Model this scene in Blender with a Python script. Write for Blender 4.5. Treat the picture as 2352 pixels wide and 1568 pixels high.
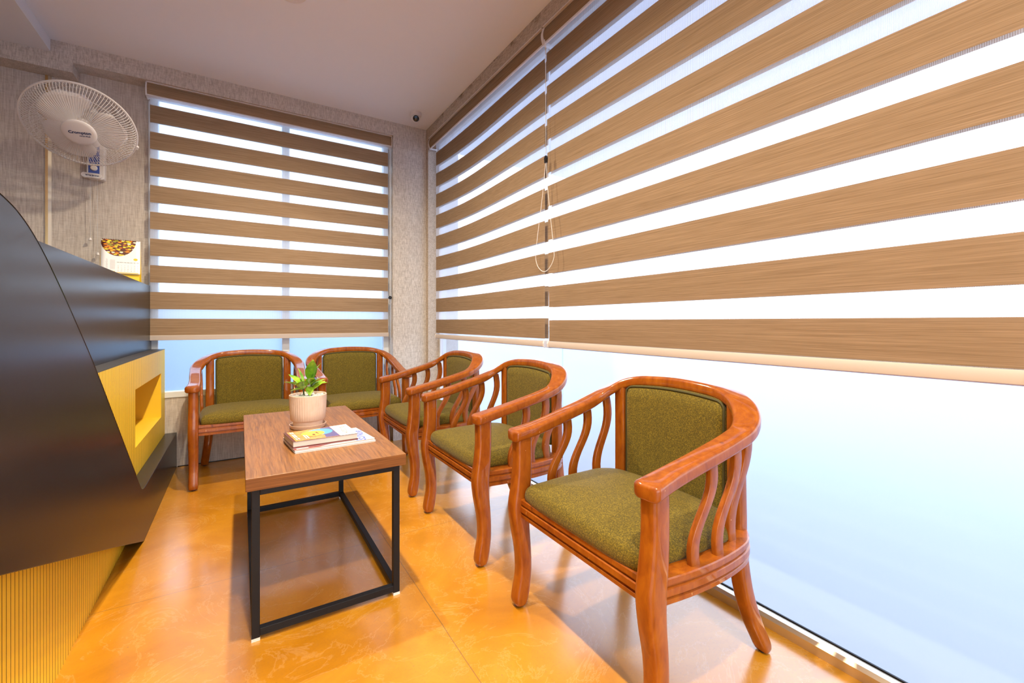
import bpy, bmesh, math, random
from math import sin, cos, pi, sqrt, radians as rad
from mathutils import Vector, Matrix

random.seed(7)
sc = bpy.context.scene
for o in list(bpy.data.objects):
    bpy.data.objects.remove(o)

# ------------------------------------------------------------------ camera, sky, exposure
FPX, HORIZON, CAM_H, YAW = 1005.0, 740.0, 1.05, 31.8
cd = bpy.data.cameras.new('camera')
cam = bpy.data.objects.new('camera', cd)
sc.collection.objects.link(cam)
cam.location = (0, 0, CAM_H)
cam.rotation_euler = (rad(90), 0, -rad(YAW))
cd.sensor_fit = 'HORIZONTAL'
cd.sensor_width = 36.0
cd.lens = FPX / 2352 * 36.0
cd.shift_y = -(784.0 - HORIZON) / 2352
cd.clip_start = 0.02
cd.clip_end = 200
sc.camera = cam

sc.view_settings.view_transform = 'Standard'
sc.view_settings.look = 'None'
sc.view_settings.exposure = -0.08
sc.view_settings.gamma = 1.0
sc.view_settings.use_curve_mapping = False
sc.cycles.use_denoising = True
sc.cycles.max_bounces = 10
sc.cycles.diffuse_bounces = 5
sc.cycles.glossy_bounces = 4
sc.cycles.transparent_max_bounces = 16
sc.cycles.transmission_bounces = 6
sc.cycles.caustics_reflective = False
sc.cycles.caustics_refractive = False
sc.cycles.sample_clamp_indirect = 6.0

SKY = 5.7
w = bpy.data.worlds.new('sky')
sc.world = w
w.use_nodes = True
nt = w.node_tree
nt.nodes.clear()
out = nt.nodes.new('ShaderNodeOutputWorld')
bg = nt.nodes.new('ShaderNodeBackground')
tc = nt.nodes.new('ShaderNodeTexCoord')
sp = nt.nodes.new('ShaderNodeSeparateXYZ')
rp = nt.nodes.new('ShaderNodeValToRGB')
nt.links.new(tc.outputs['Generated'], sp.inputs[0])
nt.links.new(sp.outputs['Z'], rp.inputs[0])
rp.color_ramp.elements[0].position = 0.0
rp.color_ramp.elements[0].color = (0.90, 0.95, 1.0, 1)
rp.color_ramp.elements[1].position = 0.9
rp.color_ramp.elements[1].color = (0.62, 0.78, 1.0, 1)
nt.links.new(rp.outputs[0], bg.inputs[0])
bg.inputs[1].default_value = SKY
nt.links.new(bg.outputs[0], out.inputs[0])

CEIL = 2.822
LAMP_X = 0.205
LAMPS = [(LAMP_X + 0.02, 2.62), (LAMP_X, 1.37), (LAMP_X, 0.05), (LAMP_X, -1.3)]
LAMP_W = 225.0
LAMP_COL = (1.0, 0.86, 0.64)

# ------------------------------------------------------------------ helpers
COL = sc.collection


def new_bm():
    return bmesh.new()


def obj(name, bm, mats, parent=None, smooth=None, bevel=0, seg=2, loc=None):
    bmesh.ops.recalc_face_normals(bm, faces=bm.faces)
    me = bpy.data.meshes.new(name)
    bm.to_mesh(me)
    bm.free()
    if not isinstance(mats, (list, tuple)):
        mats = [mats]
    for m in mats:
        me.materials.append(m)
    if smooth is not None:
        me.shade_smooth()
        if smooth < 180:
            me.set_sharp_from_angle(angle=rad(smooth))
    o = bpy.data.objects.new(name, me)
    COL.objects.link(o)
    if parent:
        o.parent = parent
    if loc:
        o.location = loc
    if bevel:
        md = o.modifiers.new('bevel', 'BEVEL')
        md.width = bevel
        md.segments = seg
        md.limit_method = 'ANGLE'
        md.angle_limit = rad(40)
    return o


def thing(name, label, cat, loc=(0, 0, 0), rotz=0.0, group=None):
    o = bpy.data.objects.new(name, None)
    COL.objects.link(o)
    o.empty_display_size = 0.1
    o.location = loc
    o.rotation_euler = (0, 0, rotz)
    o['label'] = label
    o['category'] = cat
    if group:
        o['group'] = group
    return o


def tag(o, label, cat, group=None):
    o['label'] = label
    o['category'] = cat
    if group:
        o['group'] = group
    return o


def struct(name, bm, mats, label, cat, **k):
    o = obj(name, bm, mats, **k)
    o['kind'] = 'structure'
    o['label'] = label
    o['category'] = cat
    return o


def box(bm, x0, x1, y0, y1, z0, z1, mi=0):
    v = [bm.verts.new((x, y, z)) for z in (z0, z1) for y in (y0, y1) for x in (x0, x1)]
    for f in ((0, 1, 3, 2), (4, 5, 7, 6), (0, 1, 5, 4), (2, 3, 7, 6), (0, 2, 6, 4), (1, 3, 7, 5)):
        bm.faces.new([v[i] for i in f]).material_index = mi


def prism(bm, pts, axis, a0, a1, mi=0):
    """pts: 2D polygon; axis 'x' -> (y,z), 'y' -> (x,z), 'z' -> (x,y)"""
    def mk(p, a):
        return {'x': (a, p[0], p[1]), 'y': (p[0], a, p[1]), 'z': (p[0], p[1], a)}[axis]
    A = [bm.verts.new(mk(p, a0)) for p in pts]
    B = [bm.verts.new(mk(p, a1)) for p in pts]
    n = len(pts)
    bm.faces.new(A).material_index = mi
    bm.faces.new(B[::-1]).material_index = mi
    for i in range(n):
        bm.faces.new([A[i], A[(i + 1) % n], B[(i + 1) % n], B[i]]).material_index = mi


def loft(bm, rings, closed=True, caps=True, mi=0, loop=False):
    R = [[bm.verts.new(p) for p in r] for r in rings]
    n = len(R[0])
    m = len(R)
    for i in range(m if loop else m - 1):
        a, b = R[i], R[(i + 1) % m]
        for j in range(n if closed else n - 1):
            bm.faces.new([a[j], a[(j + 1) % n], b[(j + 1) % n], b[j]]).material_index = mi
    if caps and closed and not loop:
        bm.faces.new(R[0][::-1]).material_index = mi
        bm.faces.new(R[-1]).material_index = mi


def tube(bm, pts, r, n=8, loop=False, mi=0):
    pts = [Vector(p) for p in pts]
    m = len(pts)
    rings = []
    up = None
    for i, p in enumerate(pts):
        if loop:
            t = pts[(i + 1) % m] - pts[i - 1]
        else:
            t = pts[min(i + 1, m - 1)] - pts[max(i - 1, 0)]
        t.normalize()
        if up is None:
            up = Vector((0, 0, 1)) if abs(t.z) < 0.9 else Vector((1, 0, 0))
        a = t.cross(up)
        if a.length < 1e-6:
            a = t.orthogonal()
        a.normalize()
        b = a.cross(t).normalized()
        up = b
        rr = r[i] if isinstance(r, (list, tuple)) else r
        rings.append([p + rr * (cos(2 * pi * k / n) * a + sin(2 * pi * k / n) * b) for k in range(n)])
    loft(bm, rings, caps=not loop, loop=loop, mi=mi)


def lathe(bm, prof, n=48, c=(0, 0, 0), mi=0, M=None, wob=None, close=True):
    rings = []
    for r, z in prof:
        ring = []
        for k in range(n):
            a = 2 * pi * k / n
            rr = r * (wob(a, z) if wob else 1)
            p = Vector((rr * cos(a), rr * sin(a), z))
            if M:
                p = M @ p
            ring.append(p + Vector(c))
        rings.append(ring)
    loft(bm, rings, caps=close, mi=mi)


def catmull(pts, per=6):
    P = [Vector(p) for p in pts]
    P = [2 * P[0] - P[1]] + P + [2 * P[-1] - P[-2]]
    res = []
    for i in range(1, len(P) - 2):
        for k in range(per):
            t = k / per
            a, b, c, d = P[i - 1:i + 3]
            res.append(0.5 * ((2 * b) + (c - a) * t + (2 * a - 5 * b + 4 * c - d) * t * t + (3 * b - a - 3 * c + d) * t ** 3))
    res.append(P[-2])
    return res


def rrect(w_, h_, r, n=4):
    pts = []
    for cx_, cy_, a0 in ((w_ / 2 - r, h_ / 2 - r, 0), (-w_ / 2 + r, h_ / 2 - r, 90), (-w_ / 2 + r, -h_ / 2 + r, 180), (w_ / 2 - r, -h_ / 2 + r, 270)):
        for k in range(n + 1):
            a = rad(a0 + 90 * k / n)
            pts.append((cx_ + r * cos(a), cy_ + r * sin(a)))
    return pts


def text_bm(bm, s, size, M, mi=0, align='CENTER', bold=0.0, depth=0.0004):
    cu = bpy.data.curves.new('txt', 'FONT')
    cu.body = s
    cu.size = size
    cu.align_x = align
    cu.align_y = 'CENTER'
    cu.extrude = depth
    cu.offset = bold
    cu.resolution_u = 3
    o = bpy.data.objects.new('txt', cu)
    COL.objects.link(o)
    dg = bpy.context.evaluated_depsgraph_get()
    me = bpy.data.meshes.new_from_object(o.evaluated_get(dg))
    me.transform(M)
    n0 = len(bm.faces)
    bm.from_mesh(me)
    bm.faces.ensure_lookup_table()
    for f in bm.faces[n0:]:
        f.material_index = mi
    bpy.data.objects.remove(o)
    bpy.data.curves.remove(cu)
    bpy.data.meshes.remove(me)


# ------------------------------------------------------------------ materials
class NT:
    def __init__(s, name):
        s.m = bpy.data.materials.new(name)
        s.m.use_nodes = True
        s.t = s.m.node_tree
        s.t.nodes.clear()
        s.out = s.n('ShaderNodeOutputMaterial')

    def n(s, typ, **k):
        nd = s.t.nodes.new(typ)
        for a, v in k.items():
            setattr(nd, a, v)
        return nd

    def l(s, a, b):
        s.t.links.new(a, b)

    def coords(s, scale=(1, 1, 1), rot=(0, 0, 0)):
        tc_ = s.n('ShaderNodeTexCoord')
        mp = s.n('ShaderNodeMapping')
        mp.inputs['Scale'].default_value = scale
        mp.inputs['Rotation'].default_value = rot
        s.l(tc_.outputs['Object'], mp.inputs[0])
        return mp.outputs[0]

    def noise(s, vec, scale=5, detail=3, rough=0.5, dist=0.0):
        nz = s.n('ShaderNodeTexNoise')
        nz.inputs['Scale'].default_value = scale
        nz.inputs['Detail'].default_value = detail
        nz.inputs['Roughness'].default_value = rough
        nz.inputs['Distortion'].default_value = dist
        s.l(vec, nz.inputs['Vector'])
        return nz.outputs[0]

    def ramp(s, fac, stops, interp='LINEAR'):
        r = s.n('ShaderNodeValToRGB')
        r.color_ramp.interpolation = interp
        els = r.color_ramp.elements
        while len(els) < len(stops):
            els.new(0.5)
        for e, (p, c) in zip(els, stops):
            e.position = p
            e.color = (*c, 1) if len(c) == 3 else c
        s.l(fac, r.inputs[0])
        return r.outputs[0]

    def mix(s, fac, a, b, blend='MIX'):
        m = s.n('ShaderNodeMix', data_type='RGBA', blend_type=blend)
        for sock, v in ((m.inputs[0], fac), (m.inputs[6], a), (m.inputs[7], b)):
            if hasattr(v, 'is_linked'):
                s.l(v, sock)
            elif isinstance(v, (int, float)):
                sock.default_value = v
            else:
                sock.default_value = (*v, 1)
        return m.outputs[2]

    def math(s, op, a, b=0.0, c=None):
        m = s.n('ShaderNodeMath', operation=op)
        for i, v in enumerate((a, b) if c is None else (a, b, c)):
            if hasattr(v, 'is_linked'):
                s.l(v, m.inputs[i])
            else:
                m.inputs[i].default_value = v
        return m.outputs[0]

    def xyz(s, vec):
        x = s.n('ShaderNodeSeparateXYZ')
        s.l(vec, x.inputs[0])
        return x.outputs

    def bump(s, h, strength=0.3, dist=0.002):
        b = s.n('ShaderNodeBump')
        b.inputs['Strength'].default_value = strength
        b.inputs['Distance'].default_value = dist
        s.l(h, b.inputs['Height'])
        return b.outputs[0]

    def bsdf(s, color, rough=0.5, metal=0.0, spec=0.5, coat=0.0, coat_rough=0.1, coat_ior=1.5, normal=None, sheen=0.0, ior=1.5):
        b = s.n('ShaderNodeBsdfPrincipled')
        for k, v in (('Base Color', color), ('Roughness', rough), ('Metallic', metal), ('Specular IOR Level', spec), ('Coat Weight', coat),
                     ('Coat Roughness', coat_rough), ('Coat IOR', coat_ior), ('Sheen Weight', sheen), ('IOR', ior)):
            if hasattr(v, 'is_linked'):
                s.l(v, b.inputs[k])
            elif isinstance(v, (int, float)):
                b.inputs[k].default_value = v
            else:
                b.inputs[k].default_value = (*v, 1)
        if normal is not None:
            s.l(normal, b.inputs['Normal'])
        return b.outputs[0]

    def done(s, sh):
        s.l(sh, s.out.inputs[0])
        return s.m


def simple(name, color, rough=0.5, **k):
    t = NT(name)
    return t.done(t.bsdf(color, rough, **k))


def make_wallpaper(name, streak, a, b):
    t = NT(name)
    v1 = t.coords((170, 170, streak))
    v2 = t.coords((30, 30, 260))
    n1 = t.noise(v1, 1.0, 2, 0.6)
    n2 = t.noise(v2, 1.0, 2, 0.6)
    n = t.math('ADD', t.math('MULTIPLY', n1, 0.65), t.math('MULTIPLY', n2, 0.35))
    big = t.noise(t.coords((2, 2, 2)), 1.0, 2)
    c = t.ramp(n, [(0.36, b), (0.62, a)])
    c = t.mix(t.math('MULTIPLY', big, 0.18), c, (0.30, 0.24, 0.19))
    return t.done(t.bsdf(c, 0.8, spec=0.2, normal=t.bump(n, 0.5, 0.002)))


M_wallpaper = make_wallpaper('woven_wallpaper', 34, (0.66, 0.60, 0.54), (0.42, 0.37, 0.32))


def make_stained():
    t = NT('stained_woven_wallpaper')
    n1 = t.noise(t.coords((170, 34, 170)), 1.0, 2, 0.6)
    n2 = t.noise(t.coords((30, 260, 30)), 1.0, 2, 0.6)
    n = t.math('ADD', t.math('MULTIPLY', n1, 0.65), t.math('MULTIPLY', n2, 0.35))
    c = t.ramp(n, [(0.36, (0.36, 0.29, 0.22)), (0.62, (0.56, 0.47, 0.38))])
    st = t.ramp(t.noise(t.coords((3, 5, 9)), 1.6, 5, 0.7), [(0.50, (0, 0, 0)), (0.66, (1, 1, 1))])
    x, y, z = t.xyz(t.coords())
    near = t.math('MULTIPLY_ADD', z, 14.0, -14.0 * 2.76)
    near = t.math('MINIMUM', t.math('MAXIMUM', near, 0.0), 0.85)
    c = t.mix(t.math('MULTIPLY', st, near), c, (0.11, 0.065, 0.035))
    return t.done(t.bsdf(c, 0.8, spec=0.2, normal=t.bump(n, 0.5, 0.002)))


M_stained = make_stained()
M_wallstreak = make_wallpaper('streaked_wallpaper', 12, (0.64, 0.58, 0.52), (0.44, 0.38, 0.33))
M_ceiling = simple('painted_ceiling', (0.79, 0.81, 0.86), 0.9, spec=0.1)
M_white = simple('added_canopy_white', (0.88, 0.88, 0.88), 0.9, spec=0.1)
M_beam = simple('painted_beam', (0.70, 0.71, 0.75), 0.85, spec=0.1)


def make_floor():
    t = NT('sealed_concrete_floor')
    base = t.noise(t.coords((1.3, 1.3, 1)), 2.0, 8, 0.62, 0.6)
    fine = t.noise(t.coords((1, 1, 1)), 120.0, 3, 0.7)
    veins = t.noise(t.coords((1, 1, 1)), 2.2, 6, 0.65, 2.4)
    c = t.ramp(base, [(0.30, (0.44, 0.165, 0.004)), (0.52, (0.56, 0.226, 0.006)), (0.72, (0.67, 0.295, 0.013))])
    vein_m = t.ramp(veins, [(0.485, (0, 0, 0)), (0.5, (1, 1, 1)), (0.515, (0, 0, 0))])
    c = t.mix(t.math('MULTIPLY', vein_m, 0.22), c, (0.78, 0.48, 0.20))
    f_m = t.ramp(fine, [(0.34, (1, 1, 1)), (0.46, (0, 0, 0))])
    c = t.mix(t.math('MULTIPLY', f_m, 0.22), c, (0.30, 0.12, 0.025))
    vo = t.n('ShaderNodeTexVoronoi')
    vo.inputs['Scale'].default_value = 26
    t.l(t.coords((1, 1, 1)), vo.inputs['Vector'])
    spk = t.ramp(vo.outputs['Distance'], [(0.05, (1, 1, 1)), (0.075, (0, 0, 0))])
    patch = t.noise(t.coords((1, 1, 1)), 2.7, 2)
    pm = t.ramp(patch, [(0.52, (0, 0, 0)), (0.62, (1, 1, 1))])
    c = t.mix(t.math('MULTIPLY', t.math('MULTIPLY', spk, pm), 0.8), c, (0.12, 0.09, 0.08))
    # construction joints cast in the slab
    x, y, z = t.xyz(t.coords())
    wob = t.math('MULTIPLY', t.math('SUBTRACT', t.noise(t.coords(), 6, 2), 0.5), 0.006)
    j1 = t.math('LESS_THAN', t.math('ABSOLUTE', t.math('ADD', t.math('SUBTRACT', x, 0.595), wob)), 0.0016)
    j2 = t.math('LESS_THAN', t.math('ABSOLUTE', t.math('ADD', t.math('SUBTRACT', y, 2.135), wob)), 0.0014)
    jj = t.math('MAXIMUM', j1, j2)
    c = t.mix(t.math('MULTIPLY', jj, 0.6), c, (0.13, 0.075, 0.035))
    rough = t.ramp(base, [(0.3, (0.16, 0.16, 0.16)), (0.7, (0.25, 0.25, 0.25))])
    return t.done(t.bsdf(c, 0.5, spec=0.2, coat=1.0, coat_rough=rough, coat_ior=1.95, normal=t.bump(base, 0.05, 0.002)))


M_floor = make_floor()


def make_cherry():
    t = NT('varnished_cherry_wood')
    g = t.noise(t.coords((14, 14, 5.0)), 3.0, 5, 0.6, 0.5)
    g2 = t.noise(t.coords((60, 60, 5)), 2.0, 3, 0.6)
    c = t.ramp(g, [(0.28, (0.20, 0.042, 0.002)), (0.50, (0.29, 0.074, 0.003)), (0.72, (0.38, 0.112, 0.005))])
    c = t.mix(t.math('MULTIPLY', g2, 0.35), c, (0.28, 0.05, 0.008))
    knot = t.ramp(t.noise(t.coords((9, 9, 4)), 2.2, 2), [(0.24, (1, 1, 1)), (0.29, (0, 0, 0))])
    c = t.mix(t.math('MULTIPLY', knot, 0.6), c, (0.09, 0.018, 0.006))
    chip = t.ramp(t.noise(t.coords((1, 1, 1)), 55.0, 2), [(0.765, (0, 0, 0)), (0.78, (1, 1, 1))])
    c = t.mix(t.math('MULTIPLY', chip, 0.8), c, (0.78, 0.50, 0.22))
    return t.done(t.bsdf(c, 0.5, spec=0.15, coat=0.75, coat_rough=0.05, coat_ior=1.5))


M_cherry = make_cherry()


def make_olive():
    t = NT('olive_woven_upholstery')
    v = t.n('ShaderNodeTexVoronoi')
    v.inputs['Scale'].default_value = 420
    t.l(t.coords((1, 1, 1)), v.inputs['Vector'])
    n = t.noise(t.coords((1, 1, 1)), 260, 3, 0.7)
    b = t.noise(t.coords((1, 1, 1)), 7, 3)
    c = t.ramp(v.outputs['Color'], [(0.15, (0.070, 0.050, 0.003)), (0.55, (0.150, 0.104, 0.006)), (0.88, (0.28, 0.19, 0.011))])
    c = t.mix(t.math('MULTIPLY', n, 0.4), c, (0.055, 0.045, 0.008))
    c = t.mix(t.math('MULTIPLY', b, 0.12), c, (0.16, 0.12, 0.02))
    return t.done(t.bsdf(c, 0.75, spec=0.25, sheen=0.08, normal=t.bump(v.outputs['Distance'], 0.5, 0.001)))


M_olive = make_olive()
M_piping = simple('dark_olive_piping', (0.055, 0.045, 0.008), 0.7)
M_glide = simple('black_glide', (0.015, 0.015, 0.015), 0.6)


def make_laminate():
    t = NT('charcoal_laminate')
    n = t.noise(t.coords((1, 6, 1)), 14, 4, 0.6)
    c = t.ramp(n, [(0.3, (0.013, 0.012, 0.013)), (0.7, (0.018, 0.016, 0.017))])
    return t.done(t.bsdf(c, 0.27, spec=0.30, normal=t.bump(n, 0.03, 0.001)))


M_laminate = make_laminate()
M_laminate_edge = simple('charcoal_laminate_edge', (0.04, 0.037, 0.036), 0.5)
M_yellow = simple('mustard_lacquer', (0.86, 0.55, 0.026), 0.45, spec=0.4)
M_groove = simple('dark_groove', (0.06, 0.026, 0.004), 0.8)


def make_board():
    t = NT('oak_effect_board')
    g = t.noise(t.coords((22, 1.6, 22)), 2.0, 6, 0.65, 1.6)
    fine = t.noise(t.coords((230, 7, 230)), 1.0, 3, 0.6)
    ring = t.n('ShaderNodeTexWave', wave_type='BANDS', bands_direction='X')
    ring.inputs['Scale'].default_value = 9
    ring.inputs['Distortion'].default_value = 9
    ring.inputs['Detail'].default_value = 3
    ring.inputs['Detail Scale'].default_value = 1.2
    t.l(t.coords((1, 0.18, 1)), ring.inputs['Vector'])
    c = t.ramp(g, [(0.25, (0.14, 0.052, 0.012)), (0.5, (0.29, 0.118, 0.028)), (0.75, (0.38, 0.175, 0.052))])
    rm = t.ramp(ring.outputs[1], [(0.0, (1, 1, 1)), (0.22, (0, 0, 0))])
    c = t.mix(t.math('MULTIPLY', rm, 0.4), c, (0.15, 0.06, 0.022))
    fm = t.ramp(fine, [(0.36, (1, 1, 1)), (0.5, (0, 0, 0))])
    c = t.mix(t.math('MULTIPLY', fm, 0.6), c, (0.13, 0.05, 0.018))
    knot = t.ramp(t.noise(t.coords((5, 2.4, 5)), 1.6, 4, 0.6, 1.2), [(0.27, (1, 1, 1)), (0.33, (0, 0, 0))])
    c = t.mix(t.math('MULTIPLY', knot, 0.55), c, (0.12, 0.07, 0.06))
    return t.done(t.bsdf(c, 0.38, spec=0.5, normal=t.bump(fine, 0.15, 0.0006)))


M_board = make_board()


def make_edge():
    t = NT('oak_effect_edge_band')
    g = t.noise(t.coords((5, 5, 210)), 1.0, 4, 0.6)
    c = t.ramp(g, [(0.3, (0.11, 0.038, 0.010)), (0.7, (0.27, 0.105, 0.028))])
    return t.done(t.bsdf(c, 0.45, spec=0.3))


M_edge = make_edge()
M_blackmetal = simple('black_painted_steel', (0.008, 0.008, 0.010), 0.45, spec=0.25)
M_padwhite = simple('white_plastic_pad', (0.75, 0.74, 0.72), 0.5)
M_whiteplastic = simple('white_plastic', (0.70, 0.66, 0.64), 0.4)
M_whitepvc = simple('white_pvc_frame', (0.72, 0.74, 0.77), 0.4)
M_alu = simple('brushed_aluminium', (0.70, 0.61, 0.47), 0.34, metal=0.9)
M_brass = simple('polished_brass', (0.83, 0.60, 0.30), 0.22, metal=1.0)
M_brass_dark = simple('dark_brass', (0.16, 0.11, 0.06), 0.4, metal=0.6)
M_cream_rail = simple('cream_rail', (0.50, 0.42, 0.365), 0.4)
M_beads = simple('white_beads', (0.80, 0.76, 0.72), 0.35)
M_black = simple('black_gloss', (0.01, 0.01, 0.012), 0.15)
M_blue = simple('blue_panel', (0.05, 0.085, 0.32), 0.35)
M_ink = simple('navy_ink', (0.012, 0.03, 0.11), 0.5)
M_inkgrey = simple('grey_ink', (0.24, 0.24, 0.24), 0.6)
M_inkpale = simple('pale_grey_ink', (0.50, 0.50, 0.50), 0.6)
M_inkred = simple('red_ink', (0.75, 0.12, 0.10), 0.6)
M_inkblue = simple('blue_ink', (0.06, 0.12, 0.62), 0.5)
M_paper = simple('white_paper', (0.86, 0.84, 0.84), 0.55)
M_pages = simple('page_block', (0.66, 0.60, 0.54), 0.7)
M_calyellow = simple('yellow_card', (0.85, 0.55, 0.02), 0.5)
M_orangeprint = simple('orange_print', (0.92, 0.48, 0.03), 0.5)
M_redcover = simple('brick_red_cover', (0.42, 0.085, 0.06), 0.35)
M_darkcover = simple('dark_cover', (0.10, 0.045, 0.045), 0.35)


def make_pot():
    t = NT('blush_ceramic')
    n = t.noise(t.coords((1, 1, 1)), 40, 3)
    c = t.ramp(n, [(0.3, (0.72, 0.53, 0.41)), (0.7, (0.78, 0.59, 0.47))])
    return t.done(t.bsdf(c, 0.55, spec=0.35))


M_pot = make_pot()
M_pebble = simple('white_pebbles', (0.82, 0.80, 0.77), 0.6)


def make_leaf():
    t = NT('glossy_leaf')
    n = t.noise(t.coords((1, 1, 1)), 30, 3)
    c = t.ramp(n, [(0.3, (0.07, 0.21, 0.012)), (0.5, (0.20, 0.40, 0.02)), (0.7, (0.42, 0.56, 0.05))])
    return t.done(t.bsdf(c, 0.3, spec=0.5))


M_leaf = make_leaf()
M_stem = simple('dark_green_stem', (0.06, 0.09, 0.025), 0.5)


def make_blind(name, axis, a, b):
    """woven brown opaque fabric with streaks along the axis"""
    t = NT(name)
    s_ = (2.2, 90, 330) if axis == 'x' else (90, 2.2, 330)
    s2 = (9, 300, 520) if axis == 'x' else (300, 9, 520)
    n1 = t.noise(t.coords(s_), 1.0, 3, 0.65)
    n2 = t.noise(t.coords(s2), 1.0, 2, 0.6)
    n = t.math('ADD', t.math('MULTIPLY', n1, 0.55), t.math('MULTIPLY', n2, 0.45))
    c = t.ramp(n, [(0.36, b), (0.64, a)])
    d = t.n('ShaderNodeBsdfDiffuse')
    t.l(c, d.inputs[0])
    tr = t.n('ShaderNodeBsdfTranslucent')
    t.l(c, tr.inputs[0])
    mx = t.n('ShaderNodeMixShader')
    mx.inputs[0].default_value = 0.16
    t.l(d.outputs[0], mx.inputs[1])
    t.l(tr.outputs[0], mx.inputs[2])
    return t.done(mx.outputs[0])


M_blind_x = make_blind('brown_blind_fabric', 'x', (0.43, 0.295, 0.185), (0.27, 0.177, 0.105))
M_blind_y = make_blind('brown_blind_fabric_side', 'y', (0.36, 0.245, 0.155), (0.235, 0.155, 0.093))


def make_sheer(name, axis):
    t = NT(name)
    x, y, z = t.xyz(t.coords())
    u = x if axis == 'x' else y
    rib = t.math('SINE', t.math('MULTIPLY', u, 2 * pi / 0.004))
    fac = t.math('MULTIPLY_ADD', rib, 0.10, 0.36)
    tp = t.n('ShaderNodeBsdfTransparent')
    tl = t.n('ShaderNodeBsdfTranslucent')
    tl.inputs[0].default_value = (0.9, 0.9, 0.92, 1)
    df = t.n('ShaderNodeBsdfDiffuse')
    df.inputs[0].default_value = (0.75, 0.75, 0.78, 1)
    m1 = t.n('ShaderNodeMixShader')
    m1.inputs[0].default_value = 0.35
    t.l(tl.outputs[0], m1.inputs[1])
    t.l(df.outputs[0], m1.inputs[2])
    m2 = t.n('ShaderNodeMixShader')
    t.l(fac, m2.inputs[0])
    t.l(tp.outputs[0], m2.inputs[1])
    t.l(m1.outputs[0], m2.inputs[2])
    return t.done(m2.outputs[0])


M_sheer_x = make_sheer('sheer_band', 'x')
M_sheer_y = make_sheer('sheer_band_side', 'y')


def make_frost(name, tint, through):
    t = NT(name)
    tp = t.n('ShaderNodeBsdfTransparent')
    tp.inputs[0].default_value = (*tint, 1)
    tl = t.n('ShaderNodeBsdfTranslucent')
    n = t.noise(t.coords((1, 1, 1)), 160, 2, 0.6)
    n2 = t.noise(t.coords((0.8, 0.8, 0.6)), 1.0, 2, 0.5)
    c = t.ramp(t.math('ADD', t.math('MULTIPLY', n, 0.3), t.math('MULTIPLY', n2, 0.7)),
               [(0.3, tuple(v * 0.92 for v in tint)), (0.7, tint)])
    t.l(c, tl.inputs[0])
    m1 = t.n('ShaderNodeMixShader')
    m1.inputs[0].default_value = 1 - through
    t.l(tp.outputs[0], m1.inputs[1])
    t.l(tl.outputs[0], m1.inputs[2])
    gl = t.n('ShaderNodeBsdfGlossy')
    gl.inputs['Roughness'].default_value = 0.22
    fr = t.n('ShaderNodeFresnel')
    fr.inputs[0].default_value = 1.4
    m2 = t.n('ShaderNodeMixShader')
    t.l(t.math('MULTIPLY', fr.outputs[0], 0.2), m2.inputs[0])
    t.l(m1.outputs[0], m2.inputs[1])
    t.l(gl.outputs[0], m2.inputs[2])
    return t.done(m2.outputs[0])


M_frost_side = make_frost('frosted_glass', (0.90, 0.92, 0.97), 0.88)
M_frost_back = make_frost('frosted_glass_blue', (0.82, 0.90, 0.98), 0.72)
M_clear = NT('clear_glass')
_t = M_clear.n('ShaderNodeBsdfTransparent')
_t.inputs[0].default_value = (0.93, 0.96, 0.95, 1)
M_clear = M_clear.done(_t.outputs[0])
M_pavement = simple('pale_pavement', (0.29, 0.325, 0.42), 0.9, spec=0.1)
M_outwall = simple('added_wall_blue', (0.22, 0.32, 0.45), 0.9, spec=0.1)
M_emit = NT('lamp_diffuser')
_e = M_emit.n('ShaderNodeEmission')
_e.inputs[0].default_value = (*LAMP_COL, 1)
_e.inputs[1].default_value = 12
M_emit = M_emit.done(_e.outputs[0])

# ------------------------------------------------------------------ room shell
FX, GX = 1.455, 1.58            # inner face of the right wall, plane of its glass
BY, RY = 3.85, 3.985            # face of the back wall band, plane of the recessed back wall
X0, Y0 = -3.2, -2.6             # far left and rear of the room
SOF, SOF2 = 2.706, 2.642        # soffits of the window recess and of the fan recess
STEP = -0.912
JY = 3.80                       # right window jamb

bm = new_bm()
box(bm, X0, 1.62, Y0, 4.2, -0.1, 0)
struct('floor', bm, M_floor, 'glossy orange sealed concrete floor with fine joints', 'floor')

bm = new_bm()
box(bm, -1.012, 1.75, Y0, 4.2, CEIL, CEIL + 0.15)
struct('ceiling', bm, M_ceiling, 'plain pinkish white painted ceiling', 'ceiling')
bm = new_bm()
box(bm, X0, -1.012, Y0, 4.2, CEIL - 0.077, CEIL + 0.15)
struct('trim_1', bm, M_beam, 'dropped grey ceiling section at upper left', 'ceiling')

# back wall: recessed wall with window opening, projecting band, pillar
WX0, WX1, SILL = -0.555, 1.148, 0.505
bm = new_bm()
box(bm, X0, WX0, RY, 4.2, 0, CEIL)
box(bm, WX0, WX1, RY, 4.2, 0, SILL)
struct('wall_back', bm, M_wallstreak, 'beige grey wallpapered back wall behind the fan', 'wall')
bm = new_bm()
prism(bm, [(X0, SOF2), (STEP, SOF2), (STEP, SOF), (WX1, SOF), (WX1, 0), (FX + 0.2, 0), (FX + 0.2, CEIL), (X0, CEIL)], 'y', BY, RY + 0.2)
struct('trim_2', bm, M_wallpaper, 'stepped wallpaper band and corner pillar around the back window', 'wall trim')

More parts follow.
